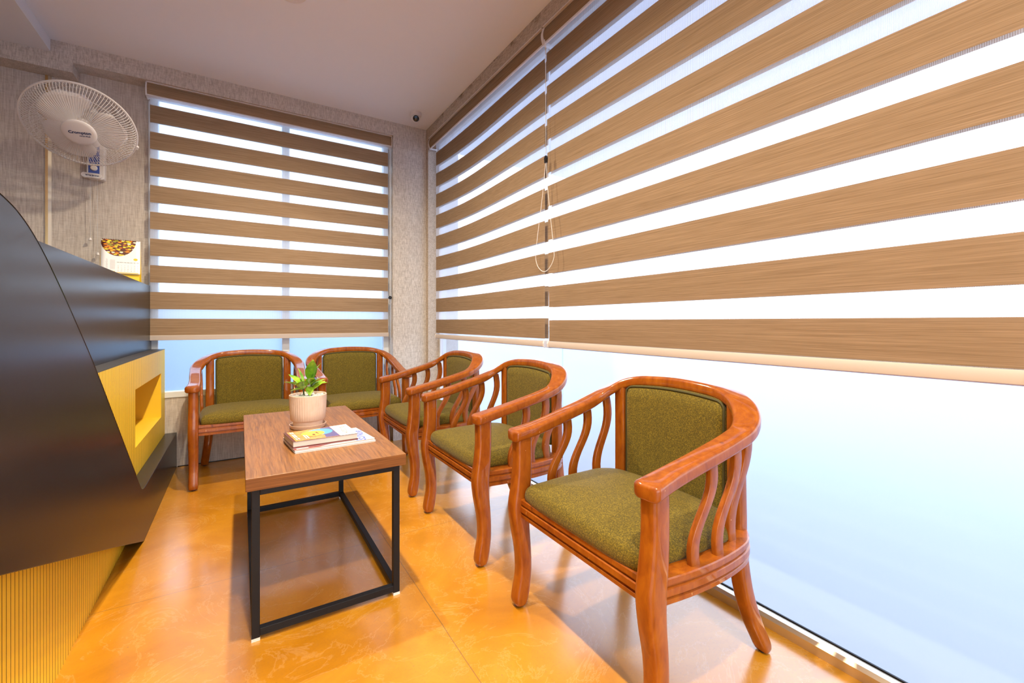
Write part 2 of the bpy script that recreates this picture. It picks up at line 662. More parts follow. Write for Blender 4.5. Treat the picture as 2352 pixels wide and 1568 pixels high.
# right wall: header above the blinds, jamb by the corner
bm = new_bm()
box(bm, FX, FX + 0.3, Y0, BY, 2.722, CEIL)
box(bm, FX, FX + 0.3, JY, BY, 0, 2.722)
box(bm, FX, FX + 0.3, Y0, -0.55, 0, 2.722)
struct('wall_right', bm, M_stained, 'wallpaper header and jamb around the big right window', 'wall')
bm = new_bm()
box(bm, X0 - 0.1, X0, Y0, 4.2, 0, CEIL)
struct('wall_left', bm, M_wallpaper, 'beige wall beyond the reception desk', 'wall')
bm = new_bm()
box(bm, X0, -2.4, Y0 - 0.1, Y0, 0, CEIL)
box(bm, 1.2, 1.75, Y0 - 0.1, Y0, 0, CEIL)
box(bm, -2.4, 1.2, Y0 - 0.1, Y0, 2.55, CEIL)
struct('wall_front', bm, M_wallpaper, 'beige wall around the added glazed opening behind the camera', 'wall')
added_win = thing('added_window', 'added glazed opening for daylight behind the camera', 'window')  # unseen glazing added to bring in soft neutral daylight from behind
added_win['kind'] = 'structure'
bm = new_bm()
for xa in (-2.4, -1.225, -0.025, 1.15):
    box(bm, xa, xa + 0.05, Y0 - 0.08, Y0 - 0.02, 0, 2.55)
box(bm, -2.4, 1.2, Y0 - 0.08, Y0 - 0.02, 2.50, 2.55)
box(bm, -2.4, 1.2, Y0 - 0.08, Y0 - 0.02, 0.0, 0.06)
obj('window_frame', bm, M_whitepvc, added_win)
for xa in (-2.35, -1.175, 0.025):
    bm = new_bm()
    box(bm, xa, xa + 1.125, Y0 - 0.055, Y0 - 0.047, 0.06, 2.50)
    obj('glass_pane', bm, M_clear, added_win)

# brass groove strip on the back wall
bm = new_bm()
box(bm, -1.069, -1.056, RY - 0.012, RY + 0.002, 0.0, SOF2)
prism(bm, [(-1.056, RY - 0.012), (-1.042, RY - 0.001), (-1.042, RY + 0.002), (-1.056, RY + 0.002)], 'z', 0, SOF2, 1)
tr3 = struct('trim_3', bm, [M_brass, M_alu], 'slim vertical brass strip in the wall left of the fan', 'wall trim')

# black skirting gasket line at the back wall foot
bm = new_bm()
box(bm, -0.39, WX1, RY - 0.004, RY, 0, 0.006)
struct('baseboard_back', bm, M_blackmetal, 'thin dark skirting line at the foot of the back wall', 'baseboard')

# back window
win1 = thing('window_1', 'back window of frosted blue glass behind the two back chairs', 'window', (0, 0, 0))
win1['kind'] = 'structure'
bm = new_bm()
fy0, fy1 = RY - 0.008, RY + 0.06
box(bm, WX0, WX0 + 0.055, fy0, fy1, SILL, 2.72)
box(bm, WX1 - 0.05, WX1, fy0, fy1, SILL, 2.72)
box(bm, WX0, WX1, fy0, fy1, SILL, SILL + 0.045)
box(bm, WX0, WX1, fy0, fy1, 2.66, 2.72)
obj('window_frame', bm, M_whitepvc, win1, bevel=0.004)
bm = new_bm()
box(bm, 0.284, 0.338, fy0 - 0.004, fy1, SILL + 0.045, 2.66)
obj('mullion', bm, M_whitepvc, win1, bevel=0.004)
for a, b in ((WX0 + 0.05, 0.29), (0.33, WX1 - 0.045)):
    bm = new_bm()
    box(bm, a, b, RY + 0.03, RY + 0.036, SILL + 0.04, 2.665)
    obj('glass_pane', bm, M_frost_back, win1)

# right window
win2 = thing('window_2', 'huge floor to ceiling frosted glass window behind the row of chairs', 'window')
win2['kind'] = 'structure'
bm = new_bm()
prism(bm, [(1.540, 0), (1.540, 0.030), (1.550, 0.040), (1.572, 0.043), (1.572, 0.026), (1.60, 0.026), (1.60, 0)], 'y', -0.55, JY)
obj('floor_channel', bm, M_alu, win2)
bm = new_bm()
box(bm, 1.5735, 1.5795, -0.55, JY, 0.024, 0.047)
obj('gasket', bm, M_blackmetal, win2)
bm = new_bm()
box(bm, 1.56, 1.62, JY - 0.03, JY, 0.03, 2.722)
box(bm, 1.56, 1.62, -0.55, JY, 2.66, 2.722)
obj('window_frame', bm, M_whitepvc, win2)
for a, b in ((2.0, JY - 0.02), (-0.55, 1.998)):
    bm = new_bm()
    box(bm, GX, GX + 0.01, a, b, 0.02, 2.68)
    obj('glass_pane', bm, M_frost_side, win2)

# outside
bm = new_bm()
box(bm, -60, 80, -60, 90, -0.35, -0.12)
struct('ground', bm, M_pavement, 'pale pavement outside the windows', 'ground')
bm = new_bm()
box(bm, -6.0, 1.75, 5.6, 5.8, -0.12, 1.35)  # wall added outside to turn the back panes darker and bluer
struct('added_wall', bm, M_outwall, 'added low wall that darkens the back window panes', 'wall')


bm = new_bm()
box(bm, 1.76, 4.0, -9.0, 4.6, 2.98, 3.12)  # canopy added to shade the near ground, grading the frosted glass
struct('added_canopy', bm, M_white, 'added canopy that shades the pavement outside the right window', 'canopy')

# ------------------------------------------------------------------ ceiling lamps
for i, (lx, ly) in enumerate(LAMPS):
    t = thing('downlight', ['round recessed downlight over the coffee table back end', 'round recessed downlight over the coffee table front end',
                            'round recessed downlight above the camera', 'round recessed downlight behind the camera'][i], 'ceiling light',
              (lx, ly, CEIL), group='downlights in a row')
    bm = new_bm()
    lathe(bm, [(0.055, 0.0), (0.078, 0.0), (0.082, -0.004), (0.078, -0.008), (0.058, -0.006), (0.055, -0.002)], 40)
    obj('trim_ring', bm, M_whiteplastic, t, smooth=40)
    bm = new_bm()
    lathe(bm, [(0.0545, -0.0005), (0.0545, -0.0018)], 32)
    obj('diffuser', bm, M_emit, t)
    ld = bpy.data.lights.new('downlight_lamp', 'SPOT')
    ld.energy = LAMP_W
    ld.color = LAMP_COL
    ld.spot_size = rad(164)
    ld.spot_blend = 1.0
    ld.shadow_soft_size = 0.03
    lo = bpy.data.objects.new('downlight_lamp', ld)
    COL.objects.link(lo)
    lo.parent = t
    lo.location = (0, 0, -0.03)


# ------------------------------------------------------------------ zebra blinds
def zebra(bm, P, z0, z1, tops, hgt, n, mi_o=0, mi_s=1):
    """vertical sheet: P(u, z) -> point; alternates opaque bands (below each z in tops) and sheer"""
    cuts = sorted({z0, z1} | {t_ for t_ in tops} | {t_ - hgt for t_ in tops})
    cuts = [c for c in cuts if z0 - 1e-6 <= c <= z1 + 1e-6]
    rows = [[bm.verts.new(P(k / n, c)) for k in range(n + 1)] for c in cuts]
    for i in range(len(cuts) - 1):
        mid = 0.5 * (cuts[i] + cuts[i + 1])
        op = any(t_ - hgt < mid < t_ for t_ in tops)
        for k in range(n):
            bm.faces.new([rows[i][k], rows[i][k + 1], rows[i + 1][k + 1], rows[i + 1][k]]).material_index = mi_o if op else mi_s


def cassette_prof(d0, d1, z0, z1, n=6):
    """(depth, z): d0 = room side (rounded), d1 = window side"""
    pts = [(d1, z0), (d0 + 0.012, z0)]
    for k in range(1, n):
        a = k / n
        pts.append((d0 + 0.012 * (1 - sin(pi * a)), z0 + (z1 - z0) * a))
    pts += [(d0 + 0.012, z1), (d1, z1)]
    return pts


# back blind
b1 = thing('zebra_blind', 'striped brown zebra roller blind covering the smaller back window', 'blind', (0, 0, 0))
prof = cassette_prof(3.872, 3.955, 2.622, 2.700)
bm = new_bm()
prism(bm, prof, 'x', -0.548, 1.140)
obj('cassette', bm, M_blind_x, b1, smooth=50)
bm = new_bm()
box(bm, -0.550, 1.142, 3.868, 3.955, 2.700, 2.705)
box(bm, -0.550, 1.142, 3.880, 3.955, 2.615, 2.622)
obj('cassette_rail', bm, M_whiteplastic, b1)
for a, b in ((-0.556, -0.548), (1.140, 1.147)):
    bm = new_bm()
    prism(bm, cassette_prof(3.868, 3.958, 2.612, 2.704), 'x', a, b)
    obj('end_cap', bm, M_whiteplastic, b1, smooth=40)
tops = [1.076 + 0.1861 * k for k in range(9)]
bm = new_bm()
zebra(bm, lambda u, z: (-0.5365 + 1.6585 * u, 3.915, z), 0.95, 2.63, tops, 0.1195, 12)
obj('front_fabric', bm, [M_blind_x, M_sheer_x], b1)
bm = new_bm()
zebra(bm, lambda u, z: (-0.5365 + 1.6585 * u, 3.930, z), 0.95, 2.63, tops, 0.1195, 12)
obj('rear_fabric', bm, [M_blind_x, M_sheer_x], b1)
bm = new_bm()
prism(bm, [(3.907, 0.924), (3.907, 0.954), (3.913, 0.959), (3.934, 0.959), (3.938, 0.952), (3.938, 0.926), (3.93, 0.922)], 'x', -0.5365, 1.126)
obj('bottom_rail', bm, M_cream_rail, b1, smooth=40)
bm = new_bm()
tube(bm, [(1.129, 3.895, 2.62), (1.131, 3.893, 1.9), (1.131, 3.893, 1.26)], 0.0016, 6)
tube(bm, [(1.137, 3.895, 2.62), (1.137, 3.893, 1.9), (1.133, 3.893, 1.26)], 0.0016, 6)
obj('pull_chain', bm, M_beads, b1)
bm = new_bm()
M_ = Matrix.Rotation(rad(90), 4, 'X')
lathe(bm, [(0.004, -0.012), (0.014, -0.011), (0.016, 0), (0.014, 0.011), (0.004, 0.012)], 20, (1.130, 3.885, 1.27), M=M_)
obj('chain_tensioner', bm, M_black, b1, smooth=50)
bm = new_bm()
tube(bm, [(1.118, 3.885, 1.258), (1.119, 3.885, 1.225), (1.130, 3.884, 1.208), (1.141, 3.885, 1.225), (1.142, 3.885, 1.258)], 0.0016, 6)
obj('chain_loop', bm, M_beads, b1, smooth=50)

# right blinds, far and near panel
BX = 1.475


def side_blind(label, ya, yb, cya, cyb, tops, hgt, ztop, bulge, tilt, chain):
    b = thing('zebra_blind', label, 'blind', (0, 0, 0), group='brown zebra blinds on the right window')
    bm = new_bm()
    prism(bm, cassette_prof(FX - 0.006, FX + 0.075, 2.632, 2.712), 'y', cya + 0.008, cyb - 0.008)
    obj('cassette', bm, M_blind_y, b, smooth=50)
    bm = new_bm()
    box(bm, FX - 0.010, FX + 0.075, cya + 0.008, cyb - 0.008, 2.712, 2.717)
    box(bm, FX + 0.004, FX + 0.014, cya + 0.008, cyb - 0.008, 2.622, 2.632)
    obj('cassette_rail', bm, M_whiteplastic, b)
    for a, c in ((cya, cya + 0.008), (cyb - 0.008, cyb)):
        bm = new_bm()
        prism(bm, cassette_prof(FX - 0.010, FX + 0.08, 2.618, 2.716), 'y', a, c)
        obj('end_cap', bm, M_whiteplastic, b, smooth=40)

    def P(dx):
        def f(u, z):
            y_lo = ya + tilt * (2.63 - z) / 1.7
            y = y_lo + (yb - y_lo) * u
            k = min(1, max(0, (z - 0.94) / 0.45)) * min(1, max(0, (2.64 - z) / 0.25))
            s_ = u ** 1.5
            return (BX + dx + bulge * sin(pi * s_) * k, y, z)
        return f
    zb = 0.938
    bm = new_bm()
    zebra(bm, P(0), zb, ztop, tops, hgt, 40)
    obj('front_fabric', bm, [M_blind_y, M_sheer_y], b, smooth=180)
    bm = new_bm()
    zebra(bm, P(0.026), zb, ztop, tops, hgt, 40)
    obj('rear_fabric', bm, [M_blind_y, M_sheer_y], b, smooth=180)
    bm = new_bm()
    yl = ya + tilt
    prism(bm, [(BX - 0.008, 0.912), (BX - 0.010, 0.930), (BX - 0.004, 0.944), (BX + 0.026, 0.944), (BX + 0.032, 0.930), (BX + 0.030, 0.912), (BX + 0.02, 0.908), (BX, 0.908)],
          'y', yl + 0.006, yb - 0.004)
    obj('bottom_rail', bm, M_cream_rail, b, smooth=40)
    for a, c in ((yl - 0.004, yl + 0.006), (yb - 0.004, yb + 0.006)):
        bm = new_bm()
        prism(bm, [(BX - 0.011, 0.910), (BX - 0.013, 0.930), (BX - 0.006, 0.947), (BX + 0.028, 0.947), (BX + 0.035, 0.930), (BX + 0.032, 0.910), (BX + 0.02, 0.905), (BX, 0.905)], 'y', a, c)
        obj('rail_end_cap', bm, M_whiteplastic, b)
    if chain:
        cx_ = 1.430
        bm = new_bm()

        def bead(p):
            bmesh.ops.create_icosphere(bm, subdivisions=1, radius=0.0027, matrix=Matrix.Translation(p))
        path = []
        L = [(1.445, 1.985, 2.63), (1.432, 1.957, 2.56), (cx_, 1.951, 1.97)]
        loop_pts = catmull([(cx_, 1.951, 1.95), (cx_, 1.985, 1.75), (cx_, 2.045, 1.47), (cx_, 2.040, 1.385), (cx_, 1.99, 1.337), (cx_, 1.935, 1.337),
                            (cx_, 1.882, 1.39), (cx_, 1.885, 1.47), (cx_, 1.93, 1.75), (cx_, 1.951, 1.95)], 10)
        for seq in (L, loop_pts):
            seq = [Vector(p) for p in seq]
            acc = 0.0
            for i in range(len(seq) - 1):
                d = (seq[i + 1] - seq[i]).length
                while acc < d:
                    bead(seq[i].lerp(seq[i + 1], acc / d))
                    acc += 0.0072
                acc -= d
        tube(bm, L, 0.0009, 5)
        tube(bm, loop_pts, 0.0009, 5)
        obj('bead_chain', bm, M_beads, b, smooth=180)
        bm = new_bm()
        prism(bm, [(1.943, 1.928), (1.960, 1.928), (1.963, 1.955), (1.957, 1.968), (1.946, 1.968), (1.941, 1.955)], 'x', 1.424, 1.437)
        obj('chain_connector', bm, M_black, b, bevel=0.002)
    return b


side_blind('brown zebra blind on the right window, far panel next to the room corner', 2.022, 3.658, 2.013, 3.775,
           [1.0738 + 0.1852 * k for k in range(9)], 0.1168, 2.63, 0.034, 0.0, False)
side_blind('widest brown zebra blind on the right window, near panel with bead chain', 2.010, 0.213, 0.205, 2.012,
           [1.062 + 0.1893 * k for k in range(9)], 0.1163, 2.63, 0.0, -0.028, True)

# ------------------------------------------------------------------ reception desk
desk = thing('reception_desk', 'angular charcoal reception desk with fluted yellow panels', 'reception desk', (-0.46, 2.0, 0))
DO = Vector((-0.46, 2.0, 0))
PX = -0.394


def dp(pts):
    return [(y - DO.y, z - DO.z) for y, z in pts]


def wave(cpts, per=8):
    return [(p.x, p.y) for p in catmull([(a, b, 0) for a, b in cpts], per)]


# front panel: one sheet cut on the diagonal, running into the plinth
edge = wave([(2.53, 0.372), (2.35, 0.520), (2.12, 0.712), (1.881, 0.909), (1.70, 1.045), (1.56, 1.145), (1.429, 1.229), (1.33, 1.275), (1.236, 1.298), (1.05, 1.325), (0.85, 1.335)])
pl = [(3.98, 0.0), (3.98, 0.252), (2.74, 0.252), (2.69, 0.258), (2.655, 0.272), (2.60, 0.315)] + edge + [(0.2, 1.335), (0.2, 0.955), (1.236, 0.562), (2.11, 0.233), (2.706, 0.004), (2.73, 0.0)]
bm = new_bm()
prism(bm, dp(pl), 'x', PX - DO.x, -0.462 - DO.x + 0.0)
obj('front_panel', bm, M_laminate, desk, bevel=0.0015)

bm = new_bm()
tube(bm, [(PX - 0.0005 - DO.x, y_ - DO.y, z_) for y_, z_ in edge], 0.0016, 6)
obj('edge_banding', bm, M_black, desk)

# yellow fluted carcass
YX = -0.4625


def fluted(bm, y0, y1, z0, z1, x, pitch=0.0225, g=0.0030, dep=0.005):
    n = max(1, round((y1 - y0) / pitch))
    st = (y1 - y0) / n
    pts = []
    for k in range(n):
        a = y0 + k * st
        pts += [(a + g / 2, x), (a + st - g / 2, x)]
        if k < n - 1:
            pts += [(a + st - g / 2 + 0.0003, x - dep), (a + st + g / 2 - 0.0003, x - dep)]
    lo = [bm.verts.new((p[1] - DO.x, p[0] - DO.y, z0)) for p in pts]
    hi = [bm.verts.new((p[1] - DO.x, p[0] - DO.y, z1)) for p in pts]
    for i in range(len(pts) - 1):
        f = bm.faces.new([lo[i], lo[i + 1], hi[i + 1], hi[i]])
        f.material_index = 1 if (pts[i][1] < x - 1e-5 or pts[i + 1][1] < x - 1e-5) else 0


NY0, NY1, NZ0, NZ1 = 2.945, 3.807, 0.402, 0.702
LED = 0.857
bm = new_bm()
fluted(bm, 0.2, NY0, 0.0, LED, YX)
fluted(bm, NY0, NY1, 0.0, NZ0, YX)
fluted(bm, NY0, NY1, NZ1, LED, YX)
fluted(bm, NY1, 3.98, 0.0, LED, YX)
obj('fluted_panel', bm, [M_yellow, M_groove], desk)
bm = new_bm()
# niche lining
xf, xb = YX - DO.x, -0.80 - DO.x
a, b = NY0 - DO.y, NY1 - DO.y
for q in ([(xf, a, NZ0), (xf, b, NZ0), (xb, b, NZ0), (xb, a, NZ0)], [(xf, a, NZ1), (xf, b, NZ1), (xb, b, NZ1), (xb, a, NZ1)],
          [(xf, a, NZ0), (xf, a, NZ1), (xb, a, NZ1), (xb, a, NZ0)], [(xf, b, NZ0), (xf, b, NZ1), (xb, b, NZ1), (xb, b, NZ0)],
          [(xb, a, NZ0), (xb, b, NZ0), (xb, b, NZ1), (xb, a, NZ1)]):
    bm.faces.new([bm.verts.new(p) for p in q])
obj('niche', bm, M_yellow, desk)
bm = new_bm()
box(bm, -1.0 - DO.x, YX - DO.x, 0.2 - DO.y, 3.98 - DO.y, LED, LED + 0.003)
box(bm, -1.0 - DO.x, YX - 0.006 - DO.x, 3.972 - DO.y, 3.98 - DO.y, 0, LED)
obj('ledge', bm, M_laminate_edge, desk)
# upper fascia box
bm = new_bm()
box(bm, -1.05 - DO.x, -0.5375 - DO.x, 0.2 - DO.y, 3.98 - DO.y, LED + 0.003, 1.305)
obj('counter_box', bm, M_laminate, desk, bevel=0.0012)
bm = new_bm()
box(bm, -1.02 - DO.x, -0.81 - DO.x, 0.22 - DO.y, 3.96 - DO.y, 0, LED - 0.01)
obj('carcass', bm, M_laminate, desk)

# ------------------------------------------------------------------ coffee table
TX0, TX1, TY0, TY1, TZ = 0.013, 0.541, 1.645, 2.795, 0.545
TC = Vector(((TX0 + TX1) / 2, (TY0 + TY1) / 2, 0))
tb = thing('coffee_table', 'low rectangular coffee table with wood top on a black metal frame', 'coffee table', TC)
hx, hy = (TX1 - TX0) / 2, (TY1 - TY0) / 2
bm = new_bm()
box(bm, -hx, hx, -hy, hy, 0.503, TZ)
bm.normal_update()
for f_ in bm.faces:
    if f_.calc_center_median().z < TZ - 0.002:
        f_.material_index = 1
obj('tabletop', bm, [M_board, M_edge], tb, bevel=0.0015)
lx0, lx1, ly0, ly1 = 0.030 - TC.x, 0.523 - TC.x, 1.668 - TC.y, 2.815 - TC.y - 0.035
s = 0.024
for px_ in (lx0, lx1 - s):
    for py_ in (ly0, ly1 - s):
        bm = new_bm()
        box(bm, px_, px_ + s, py_, py_ + s, 0.008, 0.503)
        lg = obj('leg', bm, M_blackmetal, tb, bevel=0.0015)
        bm = new_bm()
        box(bm, px_ - 0.0005, px_ + s + 0.0005, py_ - 0.0005, py_ + s + 0.0005, 0.0, 0.010)
        obj('foot_cap', bm, M_padwhite, lg)
for z0, z1 in ((0.014, 0.038), (0.479, 0.503)):
    for q in ((lx0 + s, lx1 - s, ly0, ly0 + s), (lx0 + s, lx1 - s, ly1 - s, ly1), (lx0, lx0 + s, ly0 + s, ly1 - s), (lx1 - s, lx1, ly0 + s, ly1 - s)):
        bm = new_bm()
        box(bm, *q, z0, z1)
        obj('frame_bar', bm, M_blackmetal, tb, bevel=0.0012)


# ------------------------------------------------------------------ armchairs
def sweep_rail(path, prof, bm, ends=True, wid=None):
    n = len(path)
    rings = []
    for i, p in enumerate(path):
        t_ = path[min(i + 1, n - 1)] - path[max(i - 1, 0)]
        lat = Vector((t_.y, -t_.x, 0)).normalized()
        rings.append((p, lat, t_.normalized()))
    R = []

    def ring(p, lat, sc_, i):
        k = wid[i] / 0.064 if wid else 1.0
        return [p + lat * (a * sc_ * k) + Vector((0, 0, b if sc_ == 1 else b * (0.35 + 0.65 * sc_))) for a, b in prof]
    if ends:
        p, lat, t_ = rings[0]
        for off, sc_ in ((-0.016, 0.45), (-0.0135, 0.72), (-0.009, 0.90), (-0.003, 0.985)):
            R.append(ring(p + t_ * off, lat, sc_, 0))
    for i, (p, lat, t_) in enumerate(rings):
        R.append(ring(p, lat, 1, i))
    if ends:
        p, lat, t_ = rings[-1]
        for off, sc_ in ((0.003, 0.985), (0.009, 0.90), (0.0135, 0.72), (0.016, 0.45)):
            R.append(ring(p + t_ * off, lat, sc_, n - 1))
    loft(bm, R)


def post(bm, stations, mirror=1):
    """stations: (x, y, z, width_x, depth_y); rounded rectangular section"""
    P = catmull([s_[:3] for s_ in stations], 5)
    D = catmull([(s_[3], s_[4], 0) for s_ in stations], 5)
    rings = []
    for p, d in zip(P, D):
        r = min(d.x, d.y) * 0.28
        rings.append([(mirror * (p.x + a), p.y + b, p.z) for a, b in rrect(d.x, d.y, r, 3)])
    loft(bm, rings)


RAIL = [(0.315, -0.292, 0.655), (0.310, -0.22, 0.667), (0.312, -0.14, 0.684), (0.318, -0.05, 0.706), (0.322, 0.04, 0.729), (0.321, 0.105, 0.751),
        (0.299, 0.158, 0.783), (0.253, 0.199, 0.814), (0.180, 0.224, 0.834), (0.09, 0.231, 0.842), (0.0, 0.233, 0.845)]
RAILW = [0.078, 0.070, 0.066, 0.066, 0.067, 0.071, 0.077, 0.077, 0.070, 0.066, 0.065]


def rail_at(y):
    for (a, b) in zip(RAIL, RAIL[1:]):
        if a[1] <= y <= b[1]:
            k = (y - a[1]) / (b[1] - a[1])
            return a[0] + (b[0] - a[0]) * k, a[2] + (b[2] - a[2]) * k
    return RAIL[-1][0], RAIL[-1][2]


def make_chair():
    t = thing('armchair', 'x', 'armchair')
    # bent arm and back rail
    full = [(-x, y, z) for x, y, z in RAIL] + [(x, y, z) for x, y, z in RAIL[::-1][1:]]
    path = [p - Vector((0, 0, 0.021)) for p in catmull(full, 6)]
    bm = new_bm()
    wid = [v.x for v in catmull([(k, 0, 0) for k in RAILW + RAILW[::-1][1:]], 6)]
    sweep_rail(path, rrect(0.064, 0.042, 0.0125, 4), bm, wid=wid)
    obj('arm_rail', bm, M_cherry, t, smooth=50)
    for sx in (-1, 1):
        bm = new_bm()
        post(bm, [(0.311, -0.262, 0.622, 0.0501, 0.066), (0.311, -0.262, 0.52, 0.0512, 0.066), (0.311, -0.268, 0.44, 0.0534, 0.0704), (0.311, -0.276, 0.375, 0.0545, 0.0726),
                  (0.311, -0.272, 0.3, 0.0534, 0.066), (0.311, -0.26, 0.21, 0.0512, 0.0572), (0.311, -0.257, 0.13, 0.0501, 0.055), (0.311, -0.266, 0.065, 0.0501, 0.0594),
                  (0.311, -0.272, 0.03, 0.0501, 0.0572), (0.311, -0.272, 0.012, 0.0469, 0.044), (0.311, -0.271, 0.006, 0.0392, 0.0286)], sx)
        lg = obj('front_leg', bm, M_cherry, t, smooth=50)
        bm = new_bm()
        lathe(bm, [(0.010, 0), (0.012, 0.001), (0.012, 0.007)], 14, (sx * 0.311, -0.271, 0))
        obj('glide', bm, M_glide, lg)
        bm = new_bm()
        post(bm, [(0.248, 0.186, 0.785, 0.050, 0.036), (0.248, 0.188, 0.62, 0.050, 0.038), (0.249, 0.190, 0.45, 0.050, 0.042), (0.250, 0.192, 0.34, 0.050, 0.046),
                  (0.258, 0.203, 0.22, 0.050, 0.050), (0.270, 0.228, 0.12, 0.050, 0.050), (0.281, 0.260, 0.045, 0.049, 0.048), (0.284, 0.270, 0.018, 0.046, 0.040), (0.284, 0.272, 0.006, 0.040, 0.026)], sx)
        lg = obj('back_leg', bm, M_cherry, t, smooth=50)
        bm = new_bm()
        lathe(bm, [(0.010, 0), (0.012, 0.001), (0.012, 0.007)], 14, (sx * 0.284, 0.272, 0))
        obj('glide', bm, M_glide, lg)
        for yb, yt in ((-0.115, -0.045), (-0.010, 0.062), (0.095, 0.150)):
            xr, zr = rail_at(yt)
            rings = []
            for k in range(15):
                u = k / 14
                z = 0.395 + (zr - 0.038 - 0.395) * u
                y = yb + (yt - yb) * u - 0.020 * sin(2 * pi * u)
                xb = 0.316 - max(0, yb) * 0.30
                x = xb + (xr - xb) * u
                rings.append([(sx * (x + a), y + b, z) for a, b in rrect(0.018, 0.035, 0.004, 2)])
            bm = new_bm()
            loft(bm, rings)
            obj('arm_slat', bm, M_cherry, t, smooth=50)
    # moulded seat frame: front rail and bowed side rails
    prof = [(-0.045, 0.338), (0.020, 0.338), (0.021, 0.350), (0.016, 0.353), (0.016, 0.356), (0.023, 0.360), (0.023, 0.377), (0.016, 0.380), (0.016, 0.383),
            (0.021, 0.387), (0.021, 0.401), (0.018, 0.404), (-0.045, 0.404)]
    bm = new_bm()
    loop = [(-0.30, -0.262), (-0.15, -0.262), (0.0, -0.262), (0.15, -0.262), (0.30, -0.262)]
    side = catmull([(0.304, -0.25, 0), (0.316, -0.15, 0), (0.320, -0.05, 0), (0.314, 0.05, 0), (0.298, 0.13, 0), (0.262, 0.185, 0)], 5)
    side = [(p.x, p.y) for p in side]
    back = [(0.15, 0.212), (0.0, 0.220), (-0.15, 0.212)]

    def sweep_open(pts):
        rings = []
        n = len(pts)
        for i, p in enumerate(pts):
            a, b = pts[max(i - 1, 0)], pts[min(i + 1, n - 1)]
            tx, ty = b[0] - a[0], b[1] - a[1]
            l_ = math.hypot(tx, ty)
            nx, ny = ty / l_, -tx / l_
            rings.append([(p[0] + nx * q[0], p[1] + ny * q[0], q[1]) for q in prof])
        loft(bm, rings)
    sweep_open(loop)
    sweep_open(side)
    sweep_open([(-x, y) for x, y in side[::-1]])
    sweep_open([(0.24, 0.196)] + back + [(-0.24, 0.196)])
    obj('seat_frame', bm, M_cherry, t, smooth=30)
    # seat cushion
    half = catmull([(0.0, -0.288, 0), (0.15, -0.287, 0), (0.255, -0.280, 0), (0.276, -0.262, 0), (0.281, -0.21, 0), (0.292, -0.10, 0), (0.293, 0.0, 0), (0.290, 0.09, 0),
                    (0.245, 0.150, 0), (0.15, 0.172, 0), (0.0, 0.178, 0)], 5)
    half = [(p.x, p.y) for p in half]
    B = half + [(-x, y) for x, y in half[-2:0:-1]]
    c = (0.0, -0.06)
    bm = new_bm()
    rings = []
    for s_, z in ((0.985, 0.402), (1.0, 0.412), (1.0, 0.424), (0.993, 0.436), (0.975, 0.447), (0.945, 0.456), (0.90, 0.463), (0.82, 0.469), (0.68, 0.475), (0.5, 0.480), (0.3, 0.483), (0.1, 0.484)):
        rings.append([(c[0] + s_ * (x - c[0]), c[1] + s_ * (y - c[1]), z) for x, y in B])
    loft(bm, rings)
    obj('seat_cushion', bm, M_olive, t, smooth=180)
    # backrest pad
    HW = 0.216

    def top(x):
        u = abs(x) / HW
        z = 0.808 - 0.014 * u * u
        if u > 0.86:
            k = (u - 0.86) / 0.14
            z -= 0.032 * (1 - sqrt(max(0, 1 - k * k)))
        return z

    def yc(x):
        return 0.204 - 0.25 * x * x
    bm = new_bm()
    NX, NZ = 28, 14
    F, Bk = [], []
    for j in range(NZ + 1):
        f_, b_ = [], []
        for i in range(NX + 1):
            x = HW * (-1 + 2 * i / NX)
            z = 0.43 + (top(x) - 0.43) * j / NZ
            ex = min(1, (1 - abs(x) / HW) * HW / 0.022)
            ez = min(1, (top(x) - z) / 0.022)
            e = sqrt(1 - (1 - min(ex, ez)) ** 2)
            f_.append(bm.verts.new((x, yc(x) - 0.010 - 0.014 * e, z)))
            b_.append(bm.verts.new((x, yc(x) + 0.012, z)))
        F.append(f_)
        Bk.append(b_)
    for j in range(NZ):
        for i in range(NX):
            bm.faces.new([F[j][i], F[j][i + 1], F[j + 1][i + 1], F[j + 1][i]])
            bm.faces.new([Bk[j][i], Bk[j + 1][i], Bk[j + 1][i + 1], Bk[j][i + 1]])
    for j in range(NZ):
        bm.faces.new([F[j][0], F[j + 1][0], Bk[j + 1][0], Bk[j][0]])
        bm.faces.new([F[j][NX], Bk[j][NX], Bk[j + 1][NX], F[j + 1][NX]])
    for i in range(NX):
        bm.faces.new([F[NZ][i], F[NZ][i + 1], Bk[NZ][i + 1], Bk[NZ][i]])
        bm.faces.new([F[0][i], Bk[0][i], Bk[0][i + 1], F[0][i + 1]])
    pad = obj('backrest', bm, M_olive, t, smooth=60)
    bm = new_bm()
    pts = [(-HW + 0.005, yc(HW) - 0.014, 0.44)] + [(-HW + 0.005, yc(HW) - 0.014, 0.44 + k * 0.06) for k in range(1, 5)]
    for i in range(0, 41):
        x = (HW - 0.005) * (-1 + 2 * i / 40)
        pts.append((x, yc(x) - 0.014, top(x) - 0.005))
    pts += [(HW - 0.005, yc(HW) - 0.014, 0.44 + k * 0.06) for k in range(4, -1, -1)]
    tube(bm, pts, 0.0045, 8)
    obj('piping', bm, M_piping, pad, smooth=60)
    return t


def copy_tree(o, parent=None):
    c = o.copy()
    COL.objects.link(c)
    if parent:
        c.parent = parent
    for ch in [x for x in bpy.data.objects if x.parent == o]:
        copy_tree(ch, c)
    return c


